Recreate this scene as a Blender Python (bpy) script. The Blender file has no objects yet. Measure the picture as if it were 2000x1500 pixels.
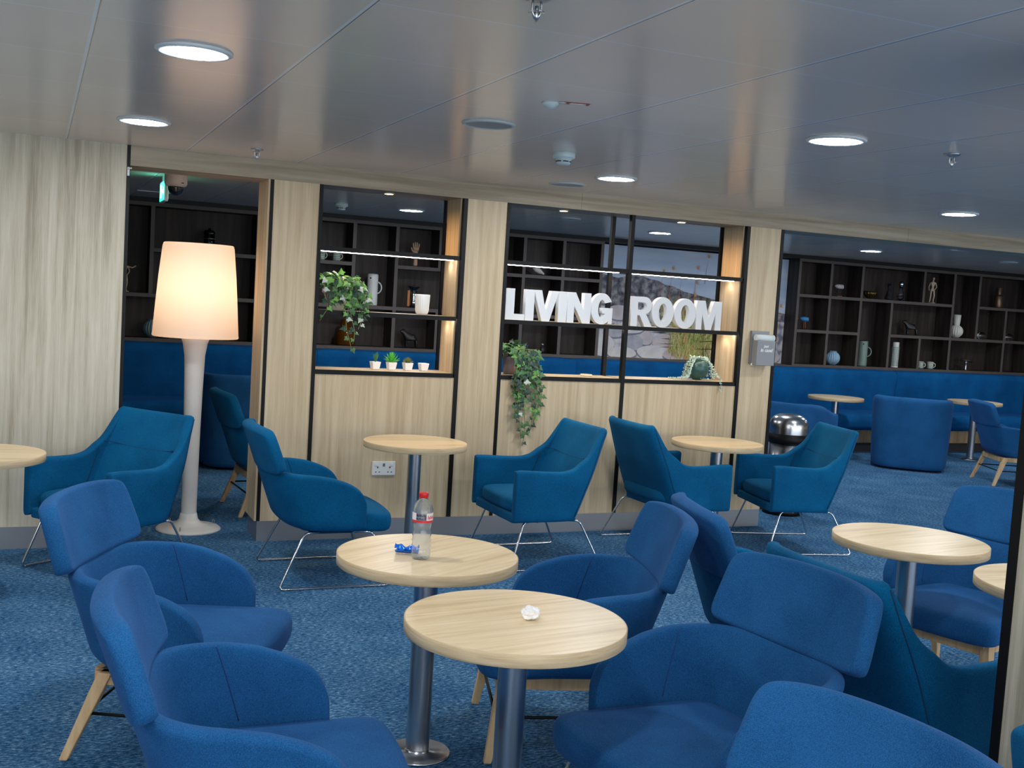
import bpy, bmesh, math, random
from math import sin, cos, pi, radians, sqrt
from mathutils import Vector, Matrix
random.seed(7)
sc = bpy.context.scene
C = sc.collection

# ------------------------------------------------------------------ camera
FPX = 2161.3
PITCH, ROLL, YAW = radians(-4.378), radians(3.488), radians(-23.502)
fwd = Vector((-sin(YAW)*cos(PITCH), cos(YAW)*cos(PITCH), sin(PITCH)))
rgt = Vector((cos(YAW), sin(YAW), 0))
upv = rgt.cross(fwd)
r2 = rgt*cos(ROLL)+upv*sin(ROLL)
u2 = -rgt*sin(ROLL)+upv*cos(ROLL)
cam = bpy.data.cameras.new('camera'); camo = bpy.data.objects.new('camera', cam); C.objects.link(camo)
camo.matrix_world = Matrix(((r2.x, u2.x, -fwd.x, 0), (r2.y, u2.y, -fwd.y, 0), (r2.z, u2.z, -fwd.z, 1.5), (0, 0, 0, 1)))
cam.sensor_fit = 'HORIZONTAL'; cam.sensor_width = 36; cam.lens = FPX/2000*36
cam.clip_start = .02
sc.camera = camo
# ------------------------------------------------------------------ world, exposure
w = bpy.data.worlds.new('world'); sc.world = w; w.use_nodes = True
w.node_tree.nodes['Background'].inputs[0].default_value = (.9, .95, 1, 1)
w.node_tree.nodes['Background'].inputs[1].default_value = 2.8
sc.view_settings.view_transform = 'Standard'; sc.view_settings.look = 'None'
sc.view_settings.gamma = 1; sc.view_settings.use_curve_mapping = False
sc.view_settings.exposure = 0.3
LIGHT = 120.0          # radiance of the round ceiling lights
Z_CEIL = 2.205

# ------------------------------------------------------------------ materials
def lin(c):
    return tuple(((v/255)/12.92 if v/255 <= .04045 else ((v/255+.055)/1.055)**2.4) for v in c)+(1,)
MT = {}
def new_mat(name):
    m = bpy.data.materials.new(name); m.use_nodes = True
    return m, m.node_tree, m.node_tree.nodes['Principled BSDF']
def plain(name, rgb, rough=.5, metal=0, spec=.5, **k):
    if name in MT: return MT[name]
    m, nt, b = new_mat(name)
    b.inputs['Base Color'].default_value = lin(rgb); b.inputs['Roughness'].default_value = rough
    b.inputs['Metallic'].default_value = metal; b.inputs['Specular IOR Level'].default_value = spec
    # a touch of procedural variation in the finish
    tc = nt.nodes.new('ShaderNodeTexCoord'); n = nt.nodes.new('ShaderNodeTexNoise'); n.inputs['Scale'].default_value = 40
    mr = nt.nodes.new('ShaderNodeMapRange'); dv = .005 if metal else .04; mr.inputs[3].default_value = max(0, rough-dv); mr.inputs[4].default_value = min(1, rough+dv)
    nt.links.new(tc.outputs['Object'], n.inputs['Vector']); nt.links.new(n.outputs[0], mr.inputs[0]); nt.links.new(mr.outputs[0], b.inputs['Roughness'])
    for kk, v in k.items(): b.inputs[kk.replace('_', ' ')].default_value = v
    MT[name] = m; return m
def emit(name, rgb, strength, base=(240, 240, 240)):
    if name in MT: return MT[name]
    m, nt, b = new_mat(name)
    b.inputs['Base Color'].default_value = lin(base)
    b.inputs['Emission Color'].default_value = lin(rgb); b.inputs['Emission Strength'].default_value = strength
    MT[name] = m; return m
def ramp(nt, stops):
    r = nt.nodes.new('ShaderNodeValToRGB')
    while len(r.color_ramp.elements) < len(stops): r.color_ramp.elements.new(.5)
    for e, (p, c) in zip(r.color_ramp.elements, stops): e.position = p; e.color = lin(c)
    return r
def wood(name, cols, scale=(14, 14, .9), rough=.45, coord='Object', wave=.35, fine=.5, spec=.3):
    m, nt, b = new_mat(name); L = nt.links.new; N = nt.nodes.new
    tc = N('ShaderNodeTexCoord'); mp = N('ShaderNodeMapping'); mp.inputs['Scale'].default_value = scale
    L(tc.outputs[coord], mp.inputs[0])
    n1 = N('ShaderNodeTexNoise'); n1.inputs['Scale'].default_value = 1.6; n1.inputs['Detail'].default_value = 5; n1.inputs['Distortion'].default_value = .35
    n2 = N('ShaderNodeTexNoise'); n2.inputs['Scale'].default_value = 13; n2.inputs['Detail'].default_value = 4
    mp2 = N('ShaderNodeMapping'); mp2.inputs['Scale'].default_value = tuple(s*(1 if s < 5 else 1.5) for s in scale)
    L(tc.outputs[coord], mp2.inputs[0]); L(mp.outputs[0], n1.inputs['Vector']); L(mp2.outputs[0], n2.inputs['Vector'])
    # cathedral figure: rings of a strongly stretched noise field
    mp3 = N('ShaderNodeMapping'); mp3.inputs['Scale'].default_value = tuple(s*.22 for s in scale)
    n3 = N('ShaderNodeTexNoise'); n3.inputs['Scale'].default_value = 1.3; n3.inputs['Detail'].default_value = 1
    L(tc.outputs[coord], mp3.inputs[0]); L(mp3.outputs[0], n3.inputs['Vector'])
    mu = N('ShaderNodeMath'); mu.operation = 'MULTIPLY'; mu.inputs[1].default_value = 26
    sn = N('ShaderNodeMath'); sn.operation = 'SINE'; L(n3.outputs[0], mu.inputs[0]); L(mu.outputs[0], sn.inputs[0])
    a = N('ShaderNodeMath'); a.operation = 'MULTIPLY_ADD'; a.inputs[1].default_value = wave*.2; L(sn.outputs[0], a.inputs[0]); L(n1.outputs[0], a.inputs[2])
    a2 = N('ShaderNodeMath'); a2.operation = 'MULTIPLY_ADD'; a2.inputs[1].default_value = fine*.5; L(n2.outputs[0], a2.inputs[0]); L(a.outputs[0], a2.inputs[2])
    s3 = N('ShaderNodeMath'); s3.operation = 'SUBTRACT'; s3.inputs[1].default_value = fine*.25; L(a2.outputs[0], s3.inputs[0])
    r = ramp(nt, [(.28, cols[0]), (.5, cols[1]), (.72, cols[2])]); L(s3.outputs[0], r.inputs[0]); L(r.outputs[0], b.inputs['Base Color'])
    b.inputs['Roughness'].default_value = rough; b.inputs['Specular IOR Level'].default_value = spec
    bu = N('ShaderNodeBump'); bu.inputs['Strength'].default_value = .06; bu.inputs['Distance'].default_value = .002
    L(s3.outputs[0], bu.inputs['Height']); L(bu.outputs[0], b.inputs['Normal'])
    MT[name] = m; return m
def fabric(name, dark, light, sheen=(150, 160, 230), sh=.15):
    m, nt, b = new_mat(name); L = nt.links.new; N = nt.nodes.new
    tc = N('ShaderNodeTexCoord')
    n = N('ShaderNodeTexNoise'); n.inputs['Scale'].default_value = 420; n.inputs['Detail'].default_value = 2; L(tc.outputs['Object'], n.inputs['Vector'])
    n2 = N('ShaderNodeTexNoise'); n2.inputs['Scale'].default_value = 5; n2.inputs['Detail'].default_value = 3; L(tc.outputs['Object'], n2.inputs['Vector'])
    wv = N('ShaderNodeTexWave'); wv.inputs['Scale'].default_value = 95; wv.inputs['Distortion'].default_value = .6; wv.bands_direction = 'Z'; L(tc.outputs['Object'], wv.inputs['Vector'])
    ad = N('ShaderNodeMath'); ad.operation = 'MULTIPLY_ADD'; ad.inputs[1].default_value = .5; L(n2.outputs[0], ad.inputs[0]); L(n.outputs[0], ad.inputs[2])
    r = ramp(nt, [(.55, dark), (.95, light)]); L(ad.outputs[0], r.inputs[0]); L(r.outputs[0], b.inputs['Base Color'])
    b.inputs['Roughness'].default_value = .9; b.inputs['Specular IOR Level'].default_value = .15
    b.inputs['Sheen Weight'].default_value = sh; b.inputs['Sheen Tint'].default_value = lin(sheen); b.inputs['Sheen Roughness'].default_value = .45
    m2 = N('ShaderNodeMath'); m2.operation = 'MULTIPLY_ADD'; m2.inputs[1].default_value = .35; L(wv.outputs[1], m2.inputs[0]); L(n.outputs[0], m2.inputs[2])
    bu = N('ShaderNodeBump'); bu.inputs['Strength'].default_value = .35; bu.inputs['Distance'].default_value = .0015; L(m2.outputs[0], bu.inputs['Height']); L(bu.outputs[0], b.inputs['Normal'])
    MT[name] = m; return m
W_LEFT = wood('grey_oak_panel', [(168, 157, 134), (198, 188, 165), (214, 205, 184)], scale=(22, 22, .8), wave=.5, fine=.9)
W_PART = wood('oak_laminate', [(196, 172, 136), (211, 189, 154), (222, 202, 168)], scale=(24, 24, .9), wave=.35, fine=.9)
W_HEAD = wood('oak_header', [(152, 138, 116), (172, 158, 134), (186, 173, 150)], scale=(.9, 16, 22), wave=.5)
W_TABLE = wood('oak_table', [(208, 180, 136), (228, 203, 160), (238, 217, 178)], scale=(1.8, 30, 30), wave=.35, rough=.32, spec=.5)
W_BAND = wood('oak_edge_band', [(186, 160, 122), (206, 182, 144), (216, 194, 158)], scale=(5, 5, 90), wave=.2, rough=.4)
W_LEG = wood('beech_leg', [(182, 146, 104), (206, 172, 128), (220, 190, 148)], scale=(18, 18, 2), wave=.3)
W_DARK = wood('dark_brown_laminate', [(36, 30, 28), (52, 44, 41), (66, 57, 53)], scale=(14, 14, 1), wave=.4, rough=.5)
W_EDGE = plain('taupe_edge', (92, 84, 80), .55)
NAVY = fabric('navy_blue_fabric', (18, 70, 116), (38, 100, 154), sheen=(120, 145, 215), sh=.2)
TEAL = fabric('teal_blue_fabric', (0, 72, 112), (8, 104, 152), sheen=(90, 170, 220), sh=.12)
BANQ = fabric('deep_blue_fabric', (4, 66, 118), (12, 104, 166), sheen=(90, 130, 220), sh=.12)
NSEAM = plain('navy_seam', (22, 62, 118), .9); TSEAM = plain('teal_seam', (0, 58, 94), .9)
BLACK = plain('black_metal', (15, 14, 14), .5, 0, .25)
STEEL = plain('brushed_steel', (190, 190, 192), .28, 1)
CHROME = plain('chrome', (205, 207, 210), .1, 1)
SKIRT = plain('steel_skirting', (166, 167, 169), .3, .75)
WHITE = plain('white_plastic', (236, 236, 232), .4)
OFFW = plain('matte_white', (238, 238, 238), .5)
LED = emit('led_strip', (255, 240, 228), 22)
def carpet():
    m, nt, b = new_mat('blue_carpet'); L = nt.links.new; N = nt.nodes.new
    tc = N('ShaderNodeTexCoord'); mp = N('ShaderNodeMapping'); mp.inputs['Scale'].default_value = (46, 105, 1); mp.inputs['Rotation'].default_value = (0, 0, .06)
    L(tc.outputs['Object'], mp.inputs[0])
    n1 = N('ShaderNodeTexNoise'); n1.inputs['Scale'].default_value = 1; n1.inputs['Detail'].default_value = 8; n1.inputs['Roughness'].default_value = .78; L(mp.outputs[0], n1.inputs['Vector'])
    n2 = N('ShaderNodeTexNoise'); n2.inputs['Scale'].default_value = 3.5; n2.inputs['Detail'].default_value = 3; L(tc.outputs['Object'], n2.inputs['Vector'])
    a = N('ShaderNodeMath'); a.operation = 'MULTIPLY_ADD'; a.inputs[1].default_value = .12; L(n2.outputs[0], a.inputs[0]); L(n1.outputs[0], a.inputs[2])
    r = ramp(nt, [(.42, (16, 46, 80)), (.53, (46, 92, 134)), (.61, (84, 130, 166)), (.72, (164, 194, 214))]); L(a.outputs[0], r.inputs[0]); L(r.outputs[0], b.inputs['Base Color'])
    b.inputs['Roughness'].default_value = .95; b.inputs['Specular IOR Level'].default_value = .05
    bu = N('ShaderNodeBump'); bu.inputs['Strength'].default_value = .6; bu.inputs['Distance'].default_value = .006; L(n1.outputs[0], bu.inputs['Height']); L(bu.outputs[0], b.inputs['Normal'])
    return m
def ceiling_mat():
    m, nt, b = new_mat('metal_ceiling_panels'); L = nt.links.new; N = nt.nodes.new
    tc = N('ShaderNodeTexCoord'); sx = N('ShaderNodeSeparateXYZ'); L(tc.outputs['Object'], sx.inputs[0])
    def line(out, off, pitch, half):
        a = N('ShaderNodeMath'); a.operation = 'SUBTRACT'; L(sx.outputs[out], a.inputs[0]); a.inputs[1].default_value = off-pitch*40
        d = N('ShaderNodeMath'); d.operation = 'MODULO'; L(a.outputs[0], d.inputs[0]); d.inputs[1].default_value = pitch
        e = N('ShaderNodeMath'); e.operation = 'PINGPONG'; L(a.outputs[0], e.inputs[0]); e.inputs[1].default_value = pitch/2
        g = N('ShaderNodeMath'); g.operation = 'LESS_THAN'; L(e.outputs[0], g.inputs[0]); g.inputs[1].default_value = half
        fl = N('ShaderNodeMath'); fl.operation = 'DIVIDE'; L(a.outputs[0], fl.inputs[0]); fl.inputs[1].default_value = pitch
        ff = N('ShaderNodeMath'); ff.operation = 'FLOOR'; L(fl.outputs[0], ff.inputs[0])
        return g, ff
    gx, fx = line('X', .132, .6135, .0055); gy, fy = line('Y', .25, .6135, .003)
    gap, _ = line('X', .138, .6135, .0018)
    cb = N('ShaderNodeCombineXYZ'); L(fx.outputs[0], cb.inputs[0]); L(fy.outputs[0], cb.inputs[1])
    wn = N('ShaderNodeTexWhiteNoise'); L(cb.outputs[0], wn.inputs['Vector'])
    r = ramp(nt, [(0, (244, 226, 208)), (1, (249, 232, 215))]); L(wn.outputs['Value'], r.inputs[0])
    mx = N('ShaderNodeMixRGB'); L(gx.outputs[0], mx.inputs[0]); L(r.outputs[0], mx.inputs[1]); mx.inputs[2].default_value = lin((252, 252, 250))
    my = N('ShaderNodeMixRGB'); L(gy.outputs[0], my.inputs[0]); L(mx.outputs[0], my.inputs[1]); my.inputs[2].default_value = lin((246, 246, 246))
    mz = N('ShaderNodeMixRGB'); L(gap.outputs[0], mz.inputs[0]); L(my.outputs[0], mz.inputs[1]); mz.inputs[2].default_value = lin((120, 120, 122))
    L(mz.outputs[0], b.inputs['Base Color']); b.inputs['Roughness'].default_value = .22; b.inputs['Specular IOR Level'].default_value = .75
    # each panel sags a hair, so reflections break at the joints
    n = N('ShaderNodeTexNoise'); n.inputs['Scale'].default_value = 1.2; L(tc.outputs['Object'], n.inputs['Vector'])
    bu = N('ShaderNodeBump'); bu.inputs['Strength'].default_value = .12; bu.inputs['Distance'].default_value = .05; L(n.outputs[0], bu.inputs['Height']); L(bu.outputs[0], b.inputs['Normal'])
    return m

# ------------------------------------------------------------------ helpers
def props(o, label=None, cat=None, group=None, kind=None):
    if label: o['label'] = label
    if cat: o['category'] = cat
    if group: o['group'] = group
    if kind: o['kind'] = kind
    return o
def thing(name, label, cat, loc=(0, 0, 0), rz=0, group=None):
    o = bpy.data.objects.new(name, None); C.objects.link(o); o.empty_display_size = .1
    o.location = loc; o.rotation_euler = (0, 0, rz)
    return props(o, label, cat, group)
def mk(name, bm, mats, parent=None, smooth=False, bevel=0, auto=False):
    me = bpy.data.meshes.new(name)
    bmesh.ops.recalc_face_normals(bm, faces=bm.faces[:]) if not auto else None
    if smooth:
        for f in bm.faces: f.smooth = True
    bm.to_mesh(me); bm.free()
    if not isinstance(mats, (list, tuple)): mats = [mats]
    for m in mats: me.materials.append(m)
    o = bpy.data.objects.new(name, me); C.objects.link(o)
    if parent: o.parent = parent
    if bevel:
        b = o.modifiers.new('bevel', 'BEVEL'); b.width = bevel; b.segments = 2; b.limit_method = 'ANGLE'
    return o
def copy_tree(o, parent=None, mat=None):
    c = o.copy(); C.objects.link(c)
    if parent: c.parent = parent
    for ch in list(o.children): copy_tree(ch, c)
    return c
def box(bm, x0, x1, y0, y1, z0, z1, mi=0):
    v = [bm.verts.new((x, y, z)) for z in (z0, z1) for x, y in ((x0, y0), (x1, y0), (x1, y1), (x0, y1))]
    for q in ((0, 3, 2, 1), (4, 5, 6, 7), (0, 1, 5, 4), (1, 2, 6, 5), (2, 3, 7, 6), (3, 0, 4, 7)):
        f = bm.faces.new([v[i] for i in q]); f.material_index = mi
    return bm
def bx(*a):
    return box(bmesh.new(), *a)
def lathe(bm, prof, seg=32, cx=0, cy=0, cz=0, mi=0, ribs=0, rib=0):
    rings = []
    for r, z in prof:
        if r < 1e-5: rings.append([bm.verts.new((cx, cy, cz+z))])
        else:
            ring = []
            for i in range(seg):
                a = 2*pi*i/seg
                rr = r*(1+(rib*abs(cos(ribs*a/2)) - rib if ribs else 0))
                ring.append(bm.verts.new((cx+rr*cos(a), cy+rr*sin(a), cz+z)))
            rings.append(ring)
    for a, b in zip(rings, rings[1:]):
        if len(a) == 1 and len(b) == 1: continue
        for i in range(seg):
            j = (i+1) % seg
            if len(a) == 1: f = bm.faces.new((a[0], b[i], b[j]))
            elif len(b) == 1: f = bm.faces.new((a[i], a[j], b[0]))
            else: f = bm.faces.new((a[i], a[j], b[j], b[i]))
            f.material_index = mi; f.smooth = True
    return bm
def lt(*a, **k):
    return lathe(bmesh.new(), *a, **k)
def fillet(pts, r=.03, n=5):
    pts = [Vector(p) for p in pts]; out = [pts[0]]
    for a, b, c in zip(pts, pts[1:], pts[2:]):
        d1 = (a-b); d2 = (c-b); rr = min(r, d1.length*.45, d2.length*.45)
        p1 = b+d1.normalized()*rr; p2 = b+d2.normalized()*rr
        for i in range(n+1):
            t = i/n; out.append(p1*(1-t)**2+b*2*t*(1-t)+p2*t*t)
    out.append(pts[-1]); return out
def tube(bm, pts, r, seg=10, mi=0, taper=None):
    pts = [Vector(p) for p in pts]; rings = []; prev = None
    for i, p in enumerate(pts):
        t = (pts[min(i+1, len(pts)-1)]-pts[max(i-1, 0)]).normalized()
        if prev is None:
            ref = Vector((0, 0, 1)) if abs(t.z) < .9 else Vector((1, 0, 0)); n = t.cross(ref).normalized()
        else: n = (prev-t*prev.dot(t)).normalized()
        prev = n; b = t.cross(n)
        rr = r if taper is None else r*(1+(taper-1)*i/(len(pts)-1))
        rings.append([bm.verts.new(p+(n*cos(2*pi*k/seg)+b*sin(2*pi*k/seg))*rr) for k in range(seg)])
    for a, b in zip(rings, rings[1:]):
        for k in range(seg):
            f = bm.faces.new((a[k], a[(k+1) % seg], b[(k+1) % seg], b[k])); f.smooth = True; f.material_index = mi
    for rg in (rings[0][::-1], rings[-1]):
        f = bm.faces.new(rg); f.material_index = mi
    return bm
def tb(*a, **k):
    return tube(bmesh.new(), *a, **k)
def prism(bm, poly, axis, a0, a1, mi=0):
    """extrude polygon [(u,v)] along axis between a0 and a1"""
    def P(u, v, a): return {'y': (u, a, v), 'x': (a, u, v), 'z': (u, v, a)}[axis]
    lo = [bm.verts.new(P(u, v, a0)) for u, v in poly]; hi = [bm.verts.new(P(u, v, a1)) for u, v in poly]
    n = len(poly)
    for i in range(n):
        f = bm.faces.new((lo[i], lo[(i+1) % n], hi[(i+1) % n], hi[i])); f.material_index = mi
    for q in (lo[::-1], hi): f = bm.faces.new(q); f.material_index = mi
    return bm
def grid(bm, fn, nu, nv, mi=0, close_u=False):
    vs = [[bm.verts.new(fn(i/(nu if close_u else nu-1), j/(nv-1))) for j in range(nv)] for i in range(nu)]
    for i in range(nu if close_u else nu-1):
        for j in range(nv-1):
            k = (i+1) % nu
            f = bm.faces.new((vs[i][j], vs[k][j], vs[k][j+1], vs[i][j+1])); f.material_index = mi; f.smooth = True
    return vs
def text_mesh(name, body, size, mat, parent, loc, rot, extrude=.0008, bold=0, align='CENTER', shear=0):
    cu = bpy.data.curves.new(name, 'FONT'); cu.body = body; cu.size = size; cu.extrude = extrude; cu.offset = bold
    cu.align_x = align; cu.shear = shear; cu.resolution_u = 3
    tmp = bpy.data.objects.new(name, cu); C.objects.link(tmp)
    dg = bpy.context.evaluated_depsgraph_get(); me = bpy.data.meshes.new_from_object(tmp.evaluated_get(dg))
    bpy.data.objects.remove(tmp); bpy.data.curves.remove(cu)
    me.materials.clear(); me.materials.append(mat)
    o = bpy.data.objects.new(name, me); C.objects.link(o)
    o.parent = parent; o.location = loc; o.rotation_euler = rot
    return o
def smoothstep(a, b, x):
    t = max(0, min(1, (x-a)/(b-a))); return t*t*(3-2*t)
def interp(x, xs, ys):
    if x <= xs[0]: return ys[0]
    for a, b, p, q in zip(xs, xs[1:], ys, ys[1:]):
        if x <= b: return p+(q-p)*(x-a)/(b-a)
    return ys[-1]
def struct(o): o['kind'] = 'structure'; return o

# ------------------------------------------------------------------ the room shell
X0, X1, Y0, Y1 = -5.0, 14.5, -4.5, 10.75
PF, PB = 6.42, 6.71          # partition front and back faces
struct(mk('floor', bx(X0, X1, Y0, Y1, -.1, 0), carpet()))
struct(mk('ceiling', bx(X0, X1, Y0, Y1, Z_CEIL, Z_CEIL+.1), ceiling_mat()))
struct(mk('wall_back', bx(X0, X1, Y1, Y1+.1, 0, Z_CEIL), W_DARK))
struct(mk('wall_right', bx(X1, X1+.1, Y0, Y1, 0, Z_CEIL), W_PART))
struct(mk('wall_west', bx(X0-.1, X0, Y0, Y1, 0, Z_CEIL), W_PART))
# left wall panel
bm = bmesh.new(); box(bm, X0, .440, PF, PB, .12, Z_CEIL); struct(mk('wall_left', bm, W_LEFT))
struct(mk('baseboard_left', bx(X0, .44, PF-.006, PB, 0, .12), SKIRT))
# partition: pillars, lower panels, header
ZH = 2.097
def pillar(name, x0, x1): struct(mk(name, bx(x0, x1, PF, PB, .12, ZH), W_PART))
pillar('wall_partition_pillar', 1.238, 1.502); pillar('wall_partition_pillar', 2.424, 2.688); pillar('wall_partition_pillar', 4.508, 4.768)
bm = bmesh.new(); box(bm, 1.206, 1.2175, PF, PB, .12, ZH); struct(mk('wall_partition_jamb', bm, W_PART))
bm = bmesh.new(); box(bm, 1.524, 2.398, PF+.002, PB-.002, .12, .992); struct(mk('wall_partition_panel', bm, W_PART))
bm = bmesh.new(); box(bm, 2.710, 3.574, PF+.002, PB-.002, .12, .992); struct(mk('wall_partition_panel', bm, W_PART))
bm = bmesh.new(); box(bm, 3.600, 4.482, PF+.002, PB-.002, .12, .992); struct(mk('wall_partition_panel', bm, W_PART))
W_JAMB = W_PART
bm = bmesh.new(); box(bm, 2.388, 2.398, PF+.03, PB-.03, .992, ZH); struct(mk('wall_partition_jamb', bm, W_JAMB))
bm = bmesh.new(); box(bm, 4.472, 4.482, PF+.03, PB-.03, .992, ZH); struct(mk('wall_partition_jamb', bm, W_JAMB))
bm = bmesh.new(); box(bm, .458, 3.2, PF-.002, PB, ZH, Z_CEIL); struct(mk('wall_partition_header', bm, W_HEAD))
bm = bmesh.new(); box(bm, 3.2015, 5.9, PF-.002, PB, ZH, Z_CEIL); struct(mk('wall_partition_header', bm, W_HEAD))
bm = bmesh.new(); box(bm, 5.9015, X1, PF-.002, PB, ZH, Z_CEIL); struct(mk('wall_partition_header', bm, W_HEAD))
# black frame strips
def strip(*a): struct(mk('trim_1', bx(*a), BLACK))
strip(.440, .458, PF-.004, PB, 0, Z_CEIL)
strip(1.2175, 1.238, PF-.004, PB-.1, .12, ZH)
for a, b in ((1.502, 1.524), (2.398, 2.424), (2.688, 2.710), (4.482, 4.508), (4.768, 4.792)):
    strip(a, b, PF-.006, PB+.001, .12, ZH)
strip(3.574, 3.600, PF-.006, PF+.03, .12, ZH); strip(3.574, 3.600, PB-.03, PB, .992, ZH)
strip(2.372, 2.388, PB-.018, PB, 1.02, ZH); strip(4.456, 4.472, PB-.018, PB, 1.02, ZH)
# skirting
bm = bmesh.new(); box(bm, 1.222, 4.760, PF-.004, PB+.004, 0, .12); struct(mk('baseboard_partition', bm, SKIRT))
# near column on the right
CF = 1.9
bm = bmesh.new(); box(bm, 2.250, 2.75, 1.70, 1.972, 0, Z_CEIL); struct(mk('wall_near_pillar', bm, W_LEFT))
strip(2.247, 2.70, 1.972, 2.0, 0, Z_CEIL)
# dark band where the back wall meets the ceiling
struct(mk('trim_2', bx(X0, X1, 10.40, Y1, 2.165, Z_CEIL), plain('near_black', (16, 14, 14), .6)))

t = thing('door_catch', 'small white metal catch on the black edge of the left wall', 'catch', (.449, PF-.004, 2.075))
mk('plate', bx(-.006, .006, -.004, 0, -.035, .012), WHITE, t, bevel=.001)
mk('hook', tb(fillet([(0, -.004, .0), (.004, -.016, .004), (.016, -.018, .006)], .006), .004, 8), WHITE, t)
# ------------------------------------------------------------------ display shelves in the partition
def shelf(label, x0, x1, z0, z1, led=None, board=True):
    t = thing('display_shelf', label, 'shelf', ((x0+x1)/2, PF, z0), 0, 'shelves built into the partition')
    hx = (x1-x0)/2
    mk('front_rail', bx(-hx, hx, -.004, .018, 0, z1-z0), BLACK, t)
    mk('rear_rail', bx(-hx, hx, PB-PF-.018, PB-PF, 0, z1-z0), BLACK, t)
    bm = bx(-hx, hx, .018, PB-PF-.018, (z1-z0)*.45, z1-z0-.001); o = mk('board', bm, W_PART if board else BLACK, t)
    zb = -.0035
    if led == 'M': led = (x0+.01, x1-.01); zb = .0015
    if led:
        l = mk('light_strip', bx(led[0]-(x0+x1)/2, led[1]-(x0+x1)/2, .022, .036, zb, (z1-z0)*.44), LED, t)
    return t
shelf('oak sill of the narrow opening, holding four tiny white pots', 1.524, 2.388, .992, 1.018)
shelf('oak sill under the left half of the lettered opening, with hanging ivy', 2.710, 3.574, .992, 1.018)
shelf('oak sill under the right half of the lettered opening, with a round planter', 3.600, 4.472, .992, 1.018)
shelf('middle shelf of the narrow opening, holding an ivy and a ribbed white cup', 1.524, 2.388, 1.344, 1.370, 'M')
shelf('shelf carrying the white word LIVING', 2.710, 3.574, 1.344, 1.370, 'M')
shelf('shelf carrying the white word ROOM', 3.600, 4.472, 1.344, 1.370, 'M')
shelf('empty upper black shelf with light strip in the narrow opening', 1.524, 2.388, 1.716, 1.742, (1.53, 2.36), False)
shelf('empty upper black shelf with light strip above the word LIVING', 2.710, 3.574, 1.716, 1.742, (2.712, 3.52), False)
shelf('empty upper black shelf with light strip above the word ROOM', 3.600, 4.472, 1.716, 1.742, (3.602, 4.42), False)
def lamp(kind, name, loc, energy, size=.1, color=(1, 1, 1), rot=(0, 0, 0), spot=None, blend=.5):
    l = bpy.data.lights.new(name, kind); l.energy = energy; l.color = color
    if kind == 'AREA': l.shape = 'DISK'; l.size = size
    if kind in ('POINT', 'SPOT'): l.shadow_soft_size = size
    if kind == 'SPOT': l.spot_size = spot; l.spot_blend = blend
    o = bpy.data.objects.new(name, l); C.objects.link(o); o.location = loc; o.rotation_euler = rot; return o
# small puck lights beside the jambs, under the shelves
def puck(label, x, y, z, e=1.2, col=(1, .86, .74)):
    t = thing('puck_light', label, 'light', (x, y, z), 0, 'small puck lights in the partition')
    mk('rim', lt([(0, 0), (.018, 0), (.018, -.004), (.014, -.005)], 16), WHITE, t)
    mk('lens', lt([(.0139, -.004), (0, -.0045)], 16), emit('warm_lens', (255, 226, 190), 25), t)
    l = lamp('SPOT', 'light', (0, 0, -.008), e, .01, col, (0, 0, 0), radians(130), .8); l.parent = t
puck('puck light under the middle shelf at the right jamb of the narrow opening', 2.35, 6.56, 1.3555, .45)
puck('puck light under the middle shelf at the right jamb of the lettered opening', 4.43, 6.56, 1.3555, .45)
puck('puck light under the upper shelf at the right jamb of the narrow opening', 2.36, 6.56, 1.7275, .45)
puck('puck light under the upper shelf at the right jamb of the lettered opening', 4.44, 6.56, 1.7275, .45)
def soffit(label, x, vis=True):
    t = thing('soffit_downlight', label, 'downlight', (x, 6.565, ZH), 0, 'warm downlights in the partition header')
    mk('bezel', lt([(0, 0), (.034, 0), (.034, -.005), (.026, -.007)], 24), plain('cream_bezel', (236, 214, 170), .4), t)
    mk('lens', lt([(.026, -.0065), (0, -.0068)], 24), emit('warm_downlight', (255, 214, 140), 30), t)
    l = lamp('SPOT', 'light', (0, 0, -.014), 14, .02, (1, .60, .29), (0, 0, 0), radians(172), .7); l.parent = t
soffit('warm downlight in the header over the narrow opening', 1.963)
soffit('warm downlight in the header over the word LIVING', 3.146)
soffit('warm downlight in the header over the word ROOM', 4.042)

# ------------------------------------------------------------------ ceiling fittings
def make_light(x, y, label, first=[]):
    if not first:
        t = thing('ceiling_light', label, 'ceiling light', (x, y, Z_CEIL), 0, 'round ceiling lights')
        mk('frame', lt([(0, 0), (.118, 0), (.118, -.006), (.112, -.010), (.094, -.010), (.094, -.006)], 48), plain('light_ring', (225, 228, 228), .35), t)
        mk('diffuser', lt([(.0935, -.0085), (.05, -.010), (0, -.010)], 48), emit('lit_diffuser', (246, 250, 255), LIGHT), t)
        first.append(t); return t
    c = copy_tree(first[0]); c.location = (x, y, Z_CEIL); c['label'] = label; return c
make_light(.432, 3.61, 'largest round ceiling light, nearest, top left')
make_light(.435, 5.36, 'round ceiling light over the lamp chair, in front of the grey oak wall')
make_light(2.885, 3.58, 'large round ceiling light at right, left of the right-hand sprinkler')
make_light(2.941, 5.49, 'round ceiling light just in front of the header, above the word ROOM')
make_light(5.30, 5.34, 'round ceiling light at far right, in front of the header')
make_light(2.923, 9.10, 'round ceiling light behind the narrow opening')
make_light(5.35, 9.05, 'round ceiling light behind the word ROOM')
make_light(7.70, 8.88, 'left one of two round ceiling lights in the far right room')
make_light(7.75, 7.72, 'right one of two round ceiling lights in the far right room')
for x, y in ((2.9, 7.42), (5.35, 7.42), (10.2, 8.9), (10.2, 7.7)): make_light(x, y, 'round ceiling light added out of sight to brighten the back room')  # unseen extra lights, added to lift the dim back room
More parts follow.
